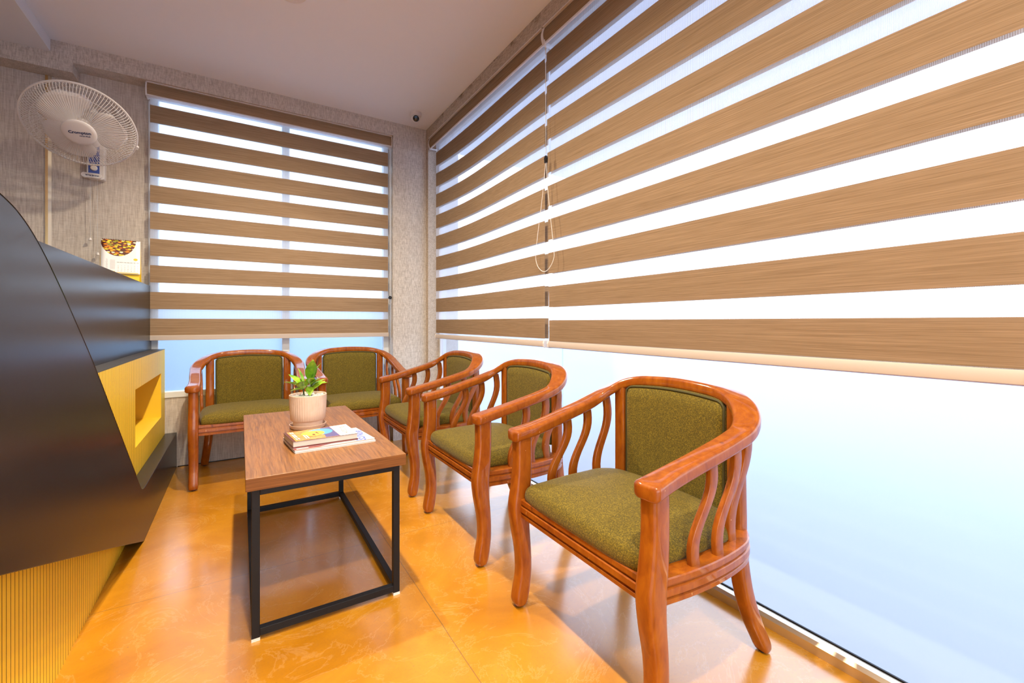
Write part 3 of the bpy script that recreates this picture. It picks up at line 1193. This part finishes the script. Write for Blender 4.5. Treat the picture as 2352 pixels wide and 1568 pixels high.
proto = make_chair()
SPOTS = [
    (0.060, 3.640, 0.0, 'armchair against the back window next to the yellow desk panel'),
    (0.790, 3.645, 3.0, 'armchair against the back window, the one nearer the corner pillar'),
    (1.155, 2.875, -90, 'farthest of the three cherry armchairs along the right window, next to the corner pillar'),
    (1.155, 1.990, -90, 'middle one of the three cherry armchairs along the right window'),
    (1.150, 1.054, -90.6, 'nearest and largest looking cherry armchair with chipped varnish on its front arm'),
]
protos = [proto] + [copy_tree(proto) for _ in SPOTS[1:]]
for o, (x, y, rz, lab) in zip(protos, SPOTS):
    o.location = (x, y, 0)
    o.rotation_euler = (0, 0, rad(rz))
    o['label'] = lab
    o['group'] = 'cherry armchairs with olive upholstery'

# ------------------------------------------------------------------ plant, saucer
PXC, PYC = 0.277, 2.318
sau = thing('plant_saucer', 'round blush ceramic saucer under the ribbed plant pot', 'saucer', (PXC, PYC, TZ))
bm = new_bm()
lathe(bm, [(0.068, 0.0), (0.076, 0.002), (0.081, 0.016), (0.0815, 0.0185), (0.079, 0.0190), (0.0765, 0.016), (0.073, 0.007), (0.066, 0.005)], 56)
obj('dish', bm, M_pot, sau, smooth=40)
pp = thing('potted_plant', 'small green sprig in a ribbed blush pot on the coffee table', 'potted plant', (PXC, PYC, TZ + 0.005))
bm = new_bm()
NR = 46


def rib(a, z):
    return 1 + (0.014 * (abs(sin(a * NR / 2)) - 0.6) if 0.034 < z < 0.145 else 0)


lathe(bm, [(0.060, 0.0), (0.0635, 0.002), (0.066, 0.020), (0.067, 0.030), (0.074, 0.0335), (0.0765, 0.037), (0.079, 0.07), (0.0815, 0.11), (0.0825, 0.143), (0.0830, 0.147), (0.083, 0.152), (0.081, 0.1545),
           (0.078, 0.153), (0.077, 0.148), (0.075, 0.125)], NR * 6, wob=rib)
obj('pot', bm, M_pot, pp, smooth=35)
bm = new_bm()
lathe(bm, [(0.0, 0.136), (0.0765, 0.136)], 40, close=False)
rnd = random.Random(3)
for k in range(120):
    a, r = rnd.uniform(0, 2 * pi), 0.070 * sqrt(rnd.random())
    s_ = rnd.uniform(0.005, 0.0095)
    M_ = Matrix.Translation((r * cos(a), r * sin(a), 0.138 + rnd.uniform(0, 0.007))) @ Matrix.Rotation(rnd.uniform(0, 6), 4, (rnd.random(), rnd.random(), 0.3)) @ Matrix.Diagonal((s_ * 1.2, s_, s_ * 0.8, 1))
    bmesh.ops.create_icosphere(bm, subdivisions=1, radius=1, matrix=M_)
pb = obj('pebbles', bm, M_pebble, pp)
pb['kind'] = 'stuff'


def leaf_obj(base, d, length, width, roll, parent):
    d = Vector(d).normalized()
    side = d.cross(Vector((0, 0, 1)))
    if side.length < 0.05:
        side = Vector((1, 0, 0))
    side.normalize()
    side = Matrix.Rotation(roll, 3, d) @ side
    nrm = side.cross(d).normalized()
    bm = new_bm()
    N = 10
    rows = []
    for i in range(N + 1):
        u = i / N
        wv = width * 0.5 * (sin(pi * min(1, u * 1.02) ** 0.85) ** 0.8) if 0 < u < 1 else 0.0006
        c_ = Vector(base) + d * (length * u) - nrm * (length * 0.16 * u * u)
        row = []
        for k in (-1, -0.5, 0, 0.5, 1):
            row.append(bm.verts.new(c_ + side * (wv * k) + nrm * (abs(k) * wv * 0.30)))
        rows.append(row)
    for i in range(N):
        for k in range(4):
            bm.faces.new([rows[i][k], rows[i][k + 1], rows[i + 1][k + 1], rows[i + 1][k]])
    o = obj('leaf', bm, M_leaf, parent, smooth=180)
    md = o.modifiers.new('thick', 'SOLIDIFY')
    md.thickness = 0.0008
    return o


# picture-plane directions at the table: right and towards the camera
RGT = Vector((cos(rad(6)), -sin(rad(6)), 0))
TOW = Vector((-0.1, -1, 0)).normalized()
UPV = Vector((0, 0, 1))
stems = []
for (b0, mid, tip) in (((-0.014, -0.010), (-0.020, 0.170), (-0.026, 0.212)), ((-0.003, -0.006), (0.004, 0.155), (0.010, 0.19)), ((0.011, -0.012), (0.012, 0.165), (0.014, 0.222))):
    pts = [RGT * b0[0] + TOW * b0[1] + UPV * 0.115, RGT * mid[0] + UPV * mid[1], RGT * tip[0] + UPV * tip[1]]
    pts = catmull(pts, 5)
    bm = new_bm()
    tube(bm, pts, [0.0042 - 0.0018 * i / (len(pts) - 1) for i in range(len(pts))], 8)
    obj('stem', bm, M_stem, pp, smooth=60)
LEAVES = [  # (stem point right, up), direction (right, toward, up), length, width, roll
    ((-0.024, 0.186), (-0.80, 0.35, 0.52), 0.078, 0.030, 0.3), ((-0.024, 0.196), (-0.62, -0.30, 0.72), 0.072, 0.028, -0.3),
    ((-0.022, 0.178), (-0.85, 0.30, 0.10), 0.050, 0.022, 0.5), ((-0.025, 0.176), (0.02, 0.75, 0.62), 0.085, 0.040, 0.1),
    ((-0.020, 0.19), (-0.10, -0.45, 0.90), 0.085, 0.022, 0.8), ((0.012, 0.215), (0.03, 0.30, 0.95), 0.100, 0.042, 0.15),
    ((0.014, 0.215), (0.30, -0.2, 0.92), 0.080, 0.030, -0.5), ((0.012, 0.20), (-0.05, 0.75, 0.60), 0.064, 0.034, 0.0),
    ((0.014, 0.196), (0.30, 0.45, 0.45), 0.056, 0.028, 0.4), ((0.013, 0.188), (0.78, 0.1, 0.60), 0.060, 0.024, 0.2),
    ((0.014, 0.19), (0.88, 0.35, 0.38), 0.064, 0.024, 0.3), ((0.012, 0.172), (0.62, 0.55, 0.62), 0.070, 0.022, 1.0),
    ((0.004, 0.19), (0.05, 0.80, -0.45), 0.052, 0.028, 0.0)]
for (sr, su), (dr, dt, du), L_, W_, ro in LEAVES:
    leaf_obj(RGT * sr + UPV * su, RGT * dr + TOW * dt + UPV * du, L_ * 1.2, W_ * 1.3, ro, pp)

# ------------------------------------------------------------------ magazines


def quad_local(o, pts):
    return [(p[0] - o[0], p[1] - o[1]) for p in pts]


def slab(name, label, quad, z0, z1, cover, pages=M_pages, thick=0.0012, spine=None):
    cx_ = sum(p[0] for p in quad) / 4
    cy_ = sum(p[1] for p in quad) / 4
    t = thing(name, label, name.replace('_', ' '), (cx_, cy_, z0))
    q = quad_local((cx_, cy_), quad)
    inn = [(p[0] * 0.985, p[1] * 0.985) for p in q]
    h_ = z1 - z0
    bm = new_bm()
    prism(bm, inn, 'z', thick, h_ - thick)
    obj('pages', bm, pages, t)
    bm = new_bm()
    prism(bm, q, 'z', h_ - thick, h_)
    cv = obj('front_cover', bm, cover, t)
    bm = new_bm()
    prism(bm, q, 'z', 0, thick)
    obj('back_cover', bm, cover if not isinstance(cover, list) else cover[0], t)
    return t, cv, q, h_


def patch(bm, q, pts, z, mi=0, e=0.0002):
    """polygon given in (u, v) of quad q = back-left, front-left, front-right, back-right"""
    def P(u, v):
        a = Vector(q[0]).lerp(Vector(q[3]), u)
        b = Vector(q[1]).lerp(Vector(q[2]), u)
        return a.lerp(b, v)
    prism(bm, [tuple(P(*p)) for p in pts], 'z', z, z + e, mi)


def ellipse(cu, cv_, ru, rv, n=22):
    return [(cu + ru * cos(2 * pi * k / n), cv_ + rv * sin(2 * pi * k / n)) for k in range(n)]


def quad_text(bm, q, s_, u, v, size, z, ang, mi=0, bold=0.0):
    a = Vector(q[0]).lerp(Vector(q[3]), u)
    b = Vector(q[1]).lerp(Vector(q[2]), u)
    p = a.lerp(b, v)
    text_bm(bm, s_, size, Matrix.Translation((p.x, p.y, z)) @ Matrix.Rotation(ang, 4, 'Z'), mi, bold=bold, depth=0.0002)


Qb = [(0.155, 2.095), (0.177, 1.865), (0.487, 1.882), (0.460, 2.115)]
Qb2 = [(0.153, 2.085), (0.175, 1.866), (0.484, 1.886), (0.457, 2.120)]
Qm = [(0.152, 2.072), (0.171, 1.886), (0.420, 1.897), (0.405, 2.080)]
Qt = [(0.151, 2.050), (0.171, 1.882), (0.415, 1.890), (0.405, 2.086)]
slab('magazine', 'thin grey edged magazine lying lowest in the stack on the coffee table', Qb, TZ, TZ + 0.006, M_paper, M_pages)
t2, cv2, q2, h2 = slab('magazine', 'white magazine with a brick red corner and blue title, second from the table', Qb2, TZ + 0.006, TZ + 0.014, M_paper, M_pages)
bm = new_bm()
patch(bm, q2, [(0.0, 0.0), (0.0, 1.0), (0.30, 1.0), (0.44, 0.93), (0.5, 0.80), (0.45, 0.5), (0.40, 0.0)], h2)
obj('red_print', bm, M_redcover, cv2)
bm = new_bm()
patch(bm, q2, [(0.03, 0.82), (0.03, 0.97), (0.17, 0.97), (0.17, 0.82)], h2 + 0.0002)
obj('address_label', bm, M_paper, cv2)
bm = new_bm()
quad_text(bm, q2, 'WINGS', 0.875, 0.62, 0.055, h2 + 0.0003, rad(-96), bold=0.001)
obj('title_lettering', bm, M_inkblue, cv2)
t3, cv3, q3, h3 = slab('magazine', 'slim magazine with a pale cover lying directly under the thick colourful book', Qm, TZ + 0.014, TZ + 0.021, M_paper, M_redcover)
t4, cv4, q4, h4 = slab('book', 'thick book with an orange and blue painted cover on top of the stack', Qt, TZ + 0.021, TZ + 0.043, M_darkcover, M_pages)


def make_cover():
    t = NT('painted_cover')
    n = t.noise(t.coords((14, 30, 1)), 1.6, 5, 0.6, 2.0)
    c = t.ramp(n, [(0.25, (0.20, 0.04, 0.06)), (0.40, (0.62, 0.16, 0.05)), (0.52, (0.85, 0.42, 0.10)), (0.62, (0.78, 0.30, 0.06)), (0.75, (0.16, 0.10, 0.30))])
    return t.done(t.bsdf(c, 0.25, coat=0.5))


M_cover = make_cover()
M_coverorange = simple('orange_paint_print', (0.90, 0.46, 0.08), 0.3)
M_coverblue = simple('sky_blue_print', (0.10, 0.40, 0.75), 0.3)
M_coverpurple = simple('purple_print', (0.12, 0.09, 0.26), 0.3)
M_coverbrown = simple('dark_brown_print', (0.12, 0.03, 0.02), 0.3)
bm = new_bm()
patch(bm, q4, [(0, 0), (0, 1), (0.72, 1), (0.72, 0)], h4, 0)
patch(bm, q4, [(0.56, 0.02), (0.50, 0.98), (0.715, 0.98), (0.715, 0.02)], h4 + 0.0002, 3)
patch(bm, q4, ellipse(0.50, 0.38, 0.20, 0.30), h4 + 0.0004, 2)
patch(bm, q4, ellipse(0.38, 0.46, 0.18, 0.26), h4 + 0.0006, 1)
patch(bm, q4, ellipse(0.375, 0.58, 0.022, 0.06), h4 + 0.0008, 4)
patch(bm, q4, [(0.42, 0.42), (0.45, 0.36), (0.46, 0.50), (0.455, 0.60), (0.445, 0.50)], h4 + 0.0008, 4)
patch(bm, q4, [(0.0, 0.0), (0.0, 1.0), (0.045, 1.0), (0.045, 0.0)], h4 + 0.0004, 4)
obj('cover_picture', bm, [M_cover, M_coverorange, M_coverblue, M_coverpurple, M_coverbrown], cv4)
bm = new_bm()
patch(bm, q4, [(0.72, 0), (0.72, 1), (1, 1), (1, 0)], h4, 0)
obj('white_cover_band', bm, M_paper, cv4)
bm = new_bm()
for u, v0, v1 in ((0.075, 0.08, 0.26), (0.105, 0.08, 0.26), (0.075, 0.32, 0.66), (0.105, 0.32, 0.66), (0.075, 0.72, 0.88), (0.11, 0.72, 0.88), (0.215, 0.52, 0.88), (0.25, 0.55, 0.88)):
    k = v0
    while k < v1 - 0.02:
        l_ = min(0.09, v1 - k)
        patch(bm, q4, [(u, k), (u, k + l_ * 0.8), (u + 0.02, k + l_ * 0.8), (u + 0.02, k)], h4 + 0.0008)
        k += l_
obj('blurb_lettering', bm, M_paper, cv4)
bm = new_bm()
quad_text(bm, q4, 'BLOSSOM', 0.86, 0.52, 0.030, h4 + 0.0004, rad(-93))
obj('title_lettering', bm, M_inkgrey, cv4)

# ------------------------------------------------------------------ calendar on the counter
CW, CH = 0.186, 0.262
cal = thing('desk_calendar', 'yellow standing desk calendar with a photo of mixed seeds on the counter', 'calendar', (-0.640, 3.640, 1.305), rad(3))
lean = 0.055
bm = new_bm()
prism(bm, [(-lean, 0.0), (-lean + 0.0015, 0.0), (0.0008, CH), (-0.0008, CH)], 'x', -CW / 2, CW / 2)
prism(bm, [(lean, 0.0), (lean + 0.0015, 0.0), (0.0010, CH - 0.001), (-0.0004, CH - 0.001)], 'x', -CW / 2, CW / 2)
obj('card_stand', bm, M_calyellow, cal)


def make_page():
    t = NT('seed_photo_page')
    x, y, z = t.xyz(t.coords())
    vo = t.n('ShaderNodeTexVoronoi')
    vo.inputs['Scale'].default_value = 75
    vo.inputs['Randomness'].default_value = 1.0
    base_v = t.coords((0.75, 1, 1.45), (0, rad(35), 0))
    nz = t.n('ShaderNodeTexNoise')
    nz.inputs['Scale'].default_value = 60
    t.l(base_v, nz.inputs['Vector'])
    av = t.n('ShaderNodeMix', data_type='VECTOR')
    av.inputs[0].default_value = 0.012
    t.l(base_v, av.inputs[4])
    t.l(nz.outputs['Color'], av.inputs[5])
    t.l(av.outputs[1], vo.inputs['Vector'])
    cs = t.n('ShaderNodeSeparateColor')
    t.l(vo.outputs['Color'], cs.inputs[0])
    c = t.ramp(cs.outputs[0], [(0.0, (0.90, 0.55, 0.02)), (0.25, (0.30, 0.28, 0.02)), (0.42, (0.85, 0.25, 0.01)), (0.55, (0.93, 0.66, 0.04)),
                               (0.72, (0.20, 0.04, 0.015)), (0.90, (0.75, 0.70, 0.50))], 'CONSTANT')
    dk = t.ramp(vo.outputs['Distance'], [(0.45, (0, 0, 0)), (0.62, (1, 1, 1))])
    c = t.mix(dk, c, (0.10, 0.02, 0.012))
    ex = t.math('DIVIDE', t.math('ADD', x, 0.012), 0.084)
    ez = t.math('DIVIDE', t.math('SUBTRACT', z, CH), 0.104)
    d = t.math('ADD', t.math('MULTIPLY', ex, ex), t.math('MULTIPLY', ez, ez))
    inside = t.math('LESS_THAN', d, 1.0)
    c = t.mix(inside, (0.80, 0.78, 0.78), c)
    return t.done(t.bsdf(c, 0.5))


M_page = make_page()
bm = new_bm()
rows = []
page_h = 0.216


def page_pt(x, s_):
    """s_ = 0 at the binding, 1 at the lower edge; the sheet curls away at the bottom"""
    z = CH - page_h * s_
    y = -lean * (CH - z) / CH - 0.0025 - 0.010 * s_ ** 3
    return (x + 0.004 * s_, y, z)


for j in range(13):
    rows.append([bm.verts.new(page_pt(CW * (-0.5 + i / 8), j / 12)) for i in range(9)])
for j in range(12):
    for i in range(8):
        bm.faces.new([rows[j][i], rows[j][i + 1], rows[j + 1][i + 1], rows[j + 1][i]])
pg = obj('calendar_page', bm, M_page, cal, smooth=180)
md = pg.modifiers.new('thick', 'SOLIDIFY')
md.thickness = 0.0006


def on_page(x, s_, off=0.0006):
    p = Vector(page_pt(x, s_))
    q = Vector(page_pt(x, s_ + 0.02))
    dn = (q - p).normalized()
    nr = Vector((1, 0, 0)).cross(-dn).normalized()
    M4 = Matrix(((1, -dn.x, nr.x, p.x + nr.x * off), (0, -dn.y, nr.y, p.y + nr.y * off), (0, -dn.z, nr.z, p.z + nr.z * off), (0, 0, 0, 1)))
    return M4


bm = new_bm()
days = ['SUN', 'MON', 'TUE', 'WED', 'THU', 'FRI', 'SAT']
red = {3, 10, 17, 24, 6, 20, 9, 16}
for i, dname in enumerate(days):
    text_bm(bm, dname, 0.0062, on_page(-0.012 + i * 0.0155, 0.665), 0, bold=0.0002, depth=0.0001)
d_ = 1
for r in range(5):
    for i in range(7):
        if r == 0 and i < 5:
            continue
        if d_ > 30:
            break
        text_bm(bm, str(d_), 0.0065, on_page(-0.012 + i * 0.0155, 0.712 + 0.051 * r), 1 if d_ in red else 0, depth=0.0001)
        d_ += 1
obj('printed_dates', bm, [M_inkgrey, M_inkred], pg)
bm = new_bm()
text_bm(bm, 'September', 0.0175, on_page(-0.066, 0.735) @ Matrix.Rotation(rad(90), 4, 'Z'), 0, depth=0.0001)
obj('month_lettering', bm, M_inkpale, pg)
bm = new_bm()
for k in range(16):
    s_ = 0.60 + k * 0.018
    box_pts = [Vector(page_pt(xx, ss)) + Vector((0, -0.0007, 0)) for xx, ss in ((-0.050, s_), (-0.026, s_), (-0.026, s_ + 0.006), (-0.050, s_ + 0.006))]
    bm.faces.new([bm.verts.new(p) for p in box_pts])
obj('small_print', bm, M_inkpale, pg)
bm = new_bm()
for xs, s0, s1 in (((-0.052, -0.026), 0.93, 0.985), ((-0.026, 0.085), 0.965, 0.985)):
    pts = [(xs[0], s0), (xs[1], s0), (xs[1], s1), (xs[0], s1)]
    bm.faces.new([bm.verts.new(Vector(page_pt(*p)) + Vector((0, -0.0008, 0))) for p in pts])
ep = [Vector(page_pt(0.070 + 0.0105 * cos(a), 0.56 + 0.036 * sin(a))) + Vector((0, -0.0008, 0)) for a in [2 * pi * k / 24 for k in range(24)]]
bm.faces.new([bm.verts.new(p) for p in ep])
obj('orange_marks', bm, M_orangeprint, pg)
bm = new_bm()
for k in range(22):
    x = -CW / 2 + 0.008 + k * (CW - 0.016) / 21
    tube(bm, [(x, 0.005 * cos(a), CH - 0.001 + 0.005 * sin(a)) for a in [2 * pi * i / 10 for i in range(10)]], 0.0007, 5, loop=True)
obj('wire_binding', bm, M_blackmetal, cal)

# ------------------------------------------------------------------ security camera
dc = thing('security_camera', 'small white dome security camera on the ceiling by the corner', 'security camera', (1.262, 3.585, CEIL))
dc.rotation_euler = (0, 0, rad(-19))
bm = new_bm()
lathe(bm, [(0.002, 0.0), (0.046, 0.0), (0.047, -0.006), (0.046, -0.024), (0.042, -0.03), (0.002, -0.03)], 40)
obj('mount', bm, M_whiteplastic, dc, smooth=40)
bm = new_bm()
bmesh.ops.create_uvsphere(bm, u_segments=32, v_segments=20, radius=0.038, matrix=Matrix.Translation((0, 0, -0.042)))
ball = obj('ball_housing', bm, M_whiteplastic, dc, smooth=60)
dirv = Vector((0.05, -0.85, -0.42)).normalized()
Mx = Matrix.Translation(Vector((0, 0, -0.042)) + dirv * 0.0225) @ dirv.to_track_quat('Z', 'Y').to_matrix().to_4x4()
bm = new_bm()
lathe(bm, [(0.002, 0.004), (0.0255, 0.004), (0.0258, 0.011), (0.024, 0.0150), (0.018, 0.0172), (0.002, 0.0180)], 32, M=Mx)
obj('lens_window', bm, M_black, ball, smooth=40)

# ------------------------------------------------------------------ wall fan
fan = thing('wall_fan', 'white oscillating wall fan with round wire cage above the reception desk', 'fan', (-0.825, RY, 2.09))
FO = Vector((-0.825, RY, 2.09))
fc = Vector((-0.795, 3.515, 2.203))          # centre of the cage rim
fn = Vector((0.0375, -0.681, -0.731)).normalized()
fa = fn.cross(Vector((0, 0, 1))).normalized()
fb = fa.cross(fn).normalized()
fa, fb = -fa, fb
RF = Matrix(((fa.x, fb.x, fn.x, fc.x - FO.x), (fa.y, fb.y, fn.y, fc.y - FO.y), (fa.z, fb.z, fn.z, fc.z - FO.z), (0, 0, 0, 1)))
if fa.cross(fb).dot(fn) < 0:
    fa = -fa
    RF = Matrix(((fa.x, fb.x, fn.x, fc.x - FO.x), (fa.y, fb.y, fn.y, fc.y - FO.y), (fa.z, fb.z, fn.z, fc.z - FO.z), (0, 0, 0, 1)))
FR = 0.250


def fp(a, r, h_):
    return RF @ Vector((r * cos(a), r * sin(a), h_))


def circle_pts(r, h_, n=96):
    return [fp(2 * pi * k / n, r, h_) for k in range(n)]


bm = new_bm()
NW = 108
for k in range(NW):
    a = 2 * pi * k / NW
    tube(bm, [fp(a + 0.04, 0.070, 0.078), fp(a + 0.03, 0.12, 0.074), fp(a + 0.02, 0.18, 0.062), fp(a + 0.008, 0.222, 0.045), fp(a, 0.240, 0.026), fp(a, FR - 0.003, 0.003)], 0.0014, 5)
tube(bm, circle_pts(0.20, 0.0545), 0.0013, 5, loop=True)
obj('front_grille', bm, M_whiteplastic, fan, smooth=60)
bm = new_bm()
for k in range(72):
    a = 2 * pi * k / 72
    tube(bm, [fp(a - 0.10, 0.060, -0.085), fp(a - 0.06, 0.15, -0.082), fp(a - 0.02, 0.215, -0.062), fp(a, 0.240, -0.03), fp(a, FR - 0.003, -0.003)], 0.0011, 4)
tube(bm, circle_pts(0.19, -0.072), 0.0013, 5, loop=True)
tube(bm, circle_pts(0.225, -0.053), 0.0013, 5, loop=True)
obj('rear_grille', bm, M_whiteplastic, fan, smooth=60)
bm = new_bm()
rings = []
for k in range(96):
    a = 2 * pi * k / 96
    rings.append([fp(a, FR - 0.003, 0.007), fp(a, FR + 0.003, 0.007), fp(a, FR + 0.005, 0), fp(a, FR + 0.003, -0.007), fp(a, FR - 0.003, -0.007)])
loft(bm, rings, loop=True)
ca = rad(-18)
bx = [fp(ca + da, r_, h_) for h_ in (-0.010, 0.010) for da, r_ in ((-0.05, FR), (-0.03, FR + 0.014), (0.03, FR + 0.014), (0.05, FR))]
vs = [bm.verts.new(p) for p in bx]
for f_ in ((0, 1, 2, 3), (7, 6, 5, 4), (0, 1, 5, 4), (1, 2, 6, 5), (2, 3, 7, 6), (3, 0, 4, 7)):
    bm.faces.new([vs[i] for i in f_])
obj('cage_rim', bm, M_whiteplastic, fan, smooth=50)
bm = new_bm()
lathe(bm, [(0.072, 0.070), (0.076, 0.074), (0.0765, 0.080), (0.074, 0.084), (0.06, 0.087), (0.03, 0.089), (0.002, 0.0895)], 56, M=RF)
badge = obj('hub_badge', bm, M_whiteplastic, fan, smooth=50)
bm = new_bm()
# lettering upright in the picture: local x -> fa, y -> fb (fb points up)
text_bm(bm, 'Crompton', 0.0225, RF @ Matrix.Translation((0.004, 0.004, 0.0893)) @ Matrix.Rotation(rad(6), 4, 'Z'), 0, bold=0.0007)
text_bm(bm, 'HIGH FLO', 0.0105, RF @ Matrix.Translation((0.024, -0.014, 0.0893)) @ Matrix.Rotation(rad(6), 4, 'Z'), 0, bold=0.0003)
obj('badge_lettering', bm, M_ink, badge)
for k in range(3):
    a0 = rad(118 + 120 * k)
    bm = new_bm()
    N, Mh = 10, 8
    grid = []
    for i in range(N + 1):
        u = i / N
        r_ = 0.035 + (0.205 - 0.035) * u
        hw = rad(20 + 36 * sin(pi * min(1, u * 0.80 + 0.08)) ** 1.1) if u < 1 else rad(22)
        if u > 0.85:
            hw *= sqrt(max(0.15, 1 - ((u - 0.85) / 0.17) ** 2))
        row = []
        for j in range(Mh + 1):
            v = -1 + 2 * j / Mh
            row.append(bm.verts.new(fp(a0 + hw * v, r_, 0.012 + 0.026 * v * (1 - 0.35 * u) - 0.008 * v * v)))
        grid.append(row)
    for i in range(N):
        for j in range(Mh):
            bm.faces.new([grid[i][j], grid[i][j + 1], grid[i + 1][j + 1], grid[i + 1][j]])
    bl = obj('blade', bm, M_whiteplastic, fan, smooth=180)
    md = bl.modifiers.new('thick', 'SOLIDIFY')
    md.thickness = 0.002
bm = new_bm()
lathe(bm, [(0.002, 0.035), (0.034, 0.034), (0.038, 0.026), (0.038, -0.02), (0.002, -0.022)], 32, M=RF)
obj('hub', bm, M_whiteplastic, fan, smooth=40)
bm = new_bm()
lathe(bm, [(0.002, -0.078), (0.045, -0.080), (0.062, -0.09), (0.064, -0.12), (0.058, -0.17), (0.035, -0.195), (0.002, -0.20)], 36, M=RF)
obj('motor_housing', bm, M_whiteplastic, fan, smooth=40)
bm = new_bm()
mo = RF @ Vector((0, 0, -0.15))
tube(bm, catmull([mo, Vector((0.01, -0.22, 0.21)), Vector((0.006, -0.12, 0.19)), Vector((0.004, -0.035, 0.13))], 6), 0.024, 14)
obj('neck', bm, M_whiteplastic, fan, smooth=60)
bm = new_bm()
prism(bm, [(a, b) for a, b in rrect(0.088, 0.30, 0.02, 5)], 'y', -0.058, 0.0)
obj('wall_box', bm, M_whiteplastic, fan, bevel=0.005, seg=3, loc=(0.006, 0, 0.06))
bm = new_bm()
box(bm, -0.030, 0.026, -0.0605, -0.057, -0.055, 0.19)
pnl = obj('control_panel', bm, M_blue, fan, bevel=0.002)
bm = new_bm()
lathe(bm, [(0.002, 0.010), (0.014, 0.009), (0.018, 0.004), (0.0185, 0.0)], 28, (-0.002, -0.0605, -0.018), M=Matrix.Rotation(rad(90), 4, 'X'))
obj('speed_knob', bm, M_whiteplastic, pnl, smooth=40)
bm = new_bm()
prism(bm, rrect(0.100, 0.032, 0.0155, 6), 'y', -0.078, -0.05)
lip = obj('name_bar', bm, M_whiteplastic, fan, bevel=0.002, loc=(-0.012, 0, -0.072))
bm = new_bm()
text_bm(bm, 'WAVE PLUS', 0.0125, Matrix.Translation((0.006, -0.0784, 0.0)) @ Matrix.Rotation(rad(90), 4, 'X') @ Matrix.Rotation(rad(180), 4, 'Z'), 0, bold=0.0004)
obj('name_lettering', bm, M_ink, lip)
for x_, zb in ((-0.022, -0.49), (0.012, -0.585)):
    bm = new_bm()
    tube(bm, [(x_, -0.045, -0.085), (x_ * 1.05, -0.042, -0.3), (x_ * 1.1, -0.04, zb)], 0.0010, 6)
    cdp = obj('pull_cord', bm, M_inkpale, fan)
    bm = new_bm()
    lathe(bm, [(0.003, 0.012), (0.006, 0.010), (0.008, 0.0), (0.010, -0.004), (0.009, -0.006), (0.002, -0.006)], 16, (x_ * 1.1, -0.04, zb))
    obj('cord_bell', bm, M_whiteplastic, cdp, smooth=40)
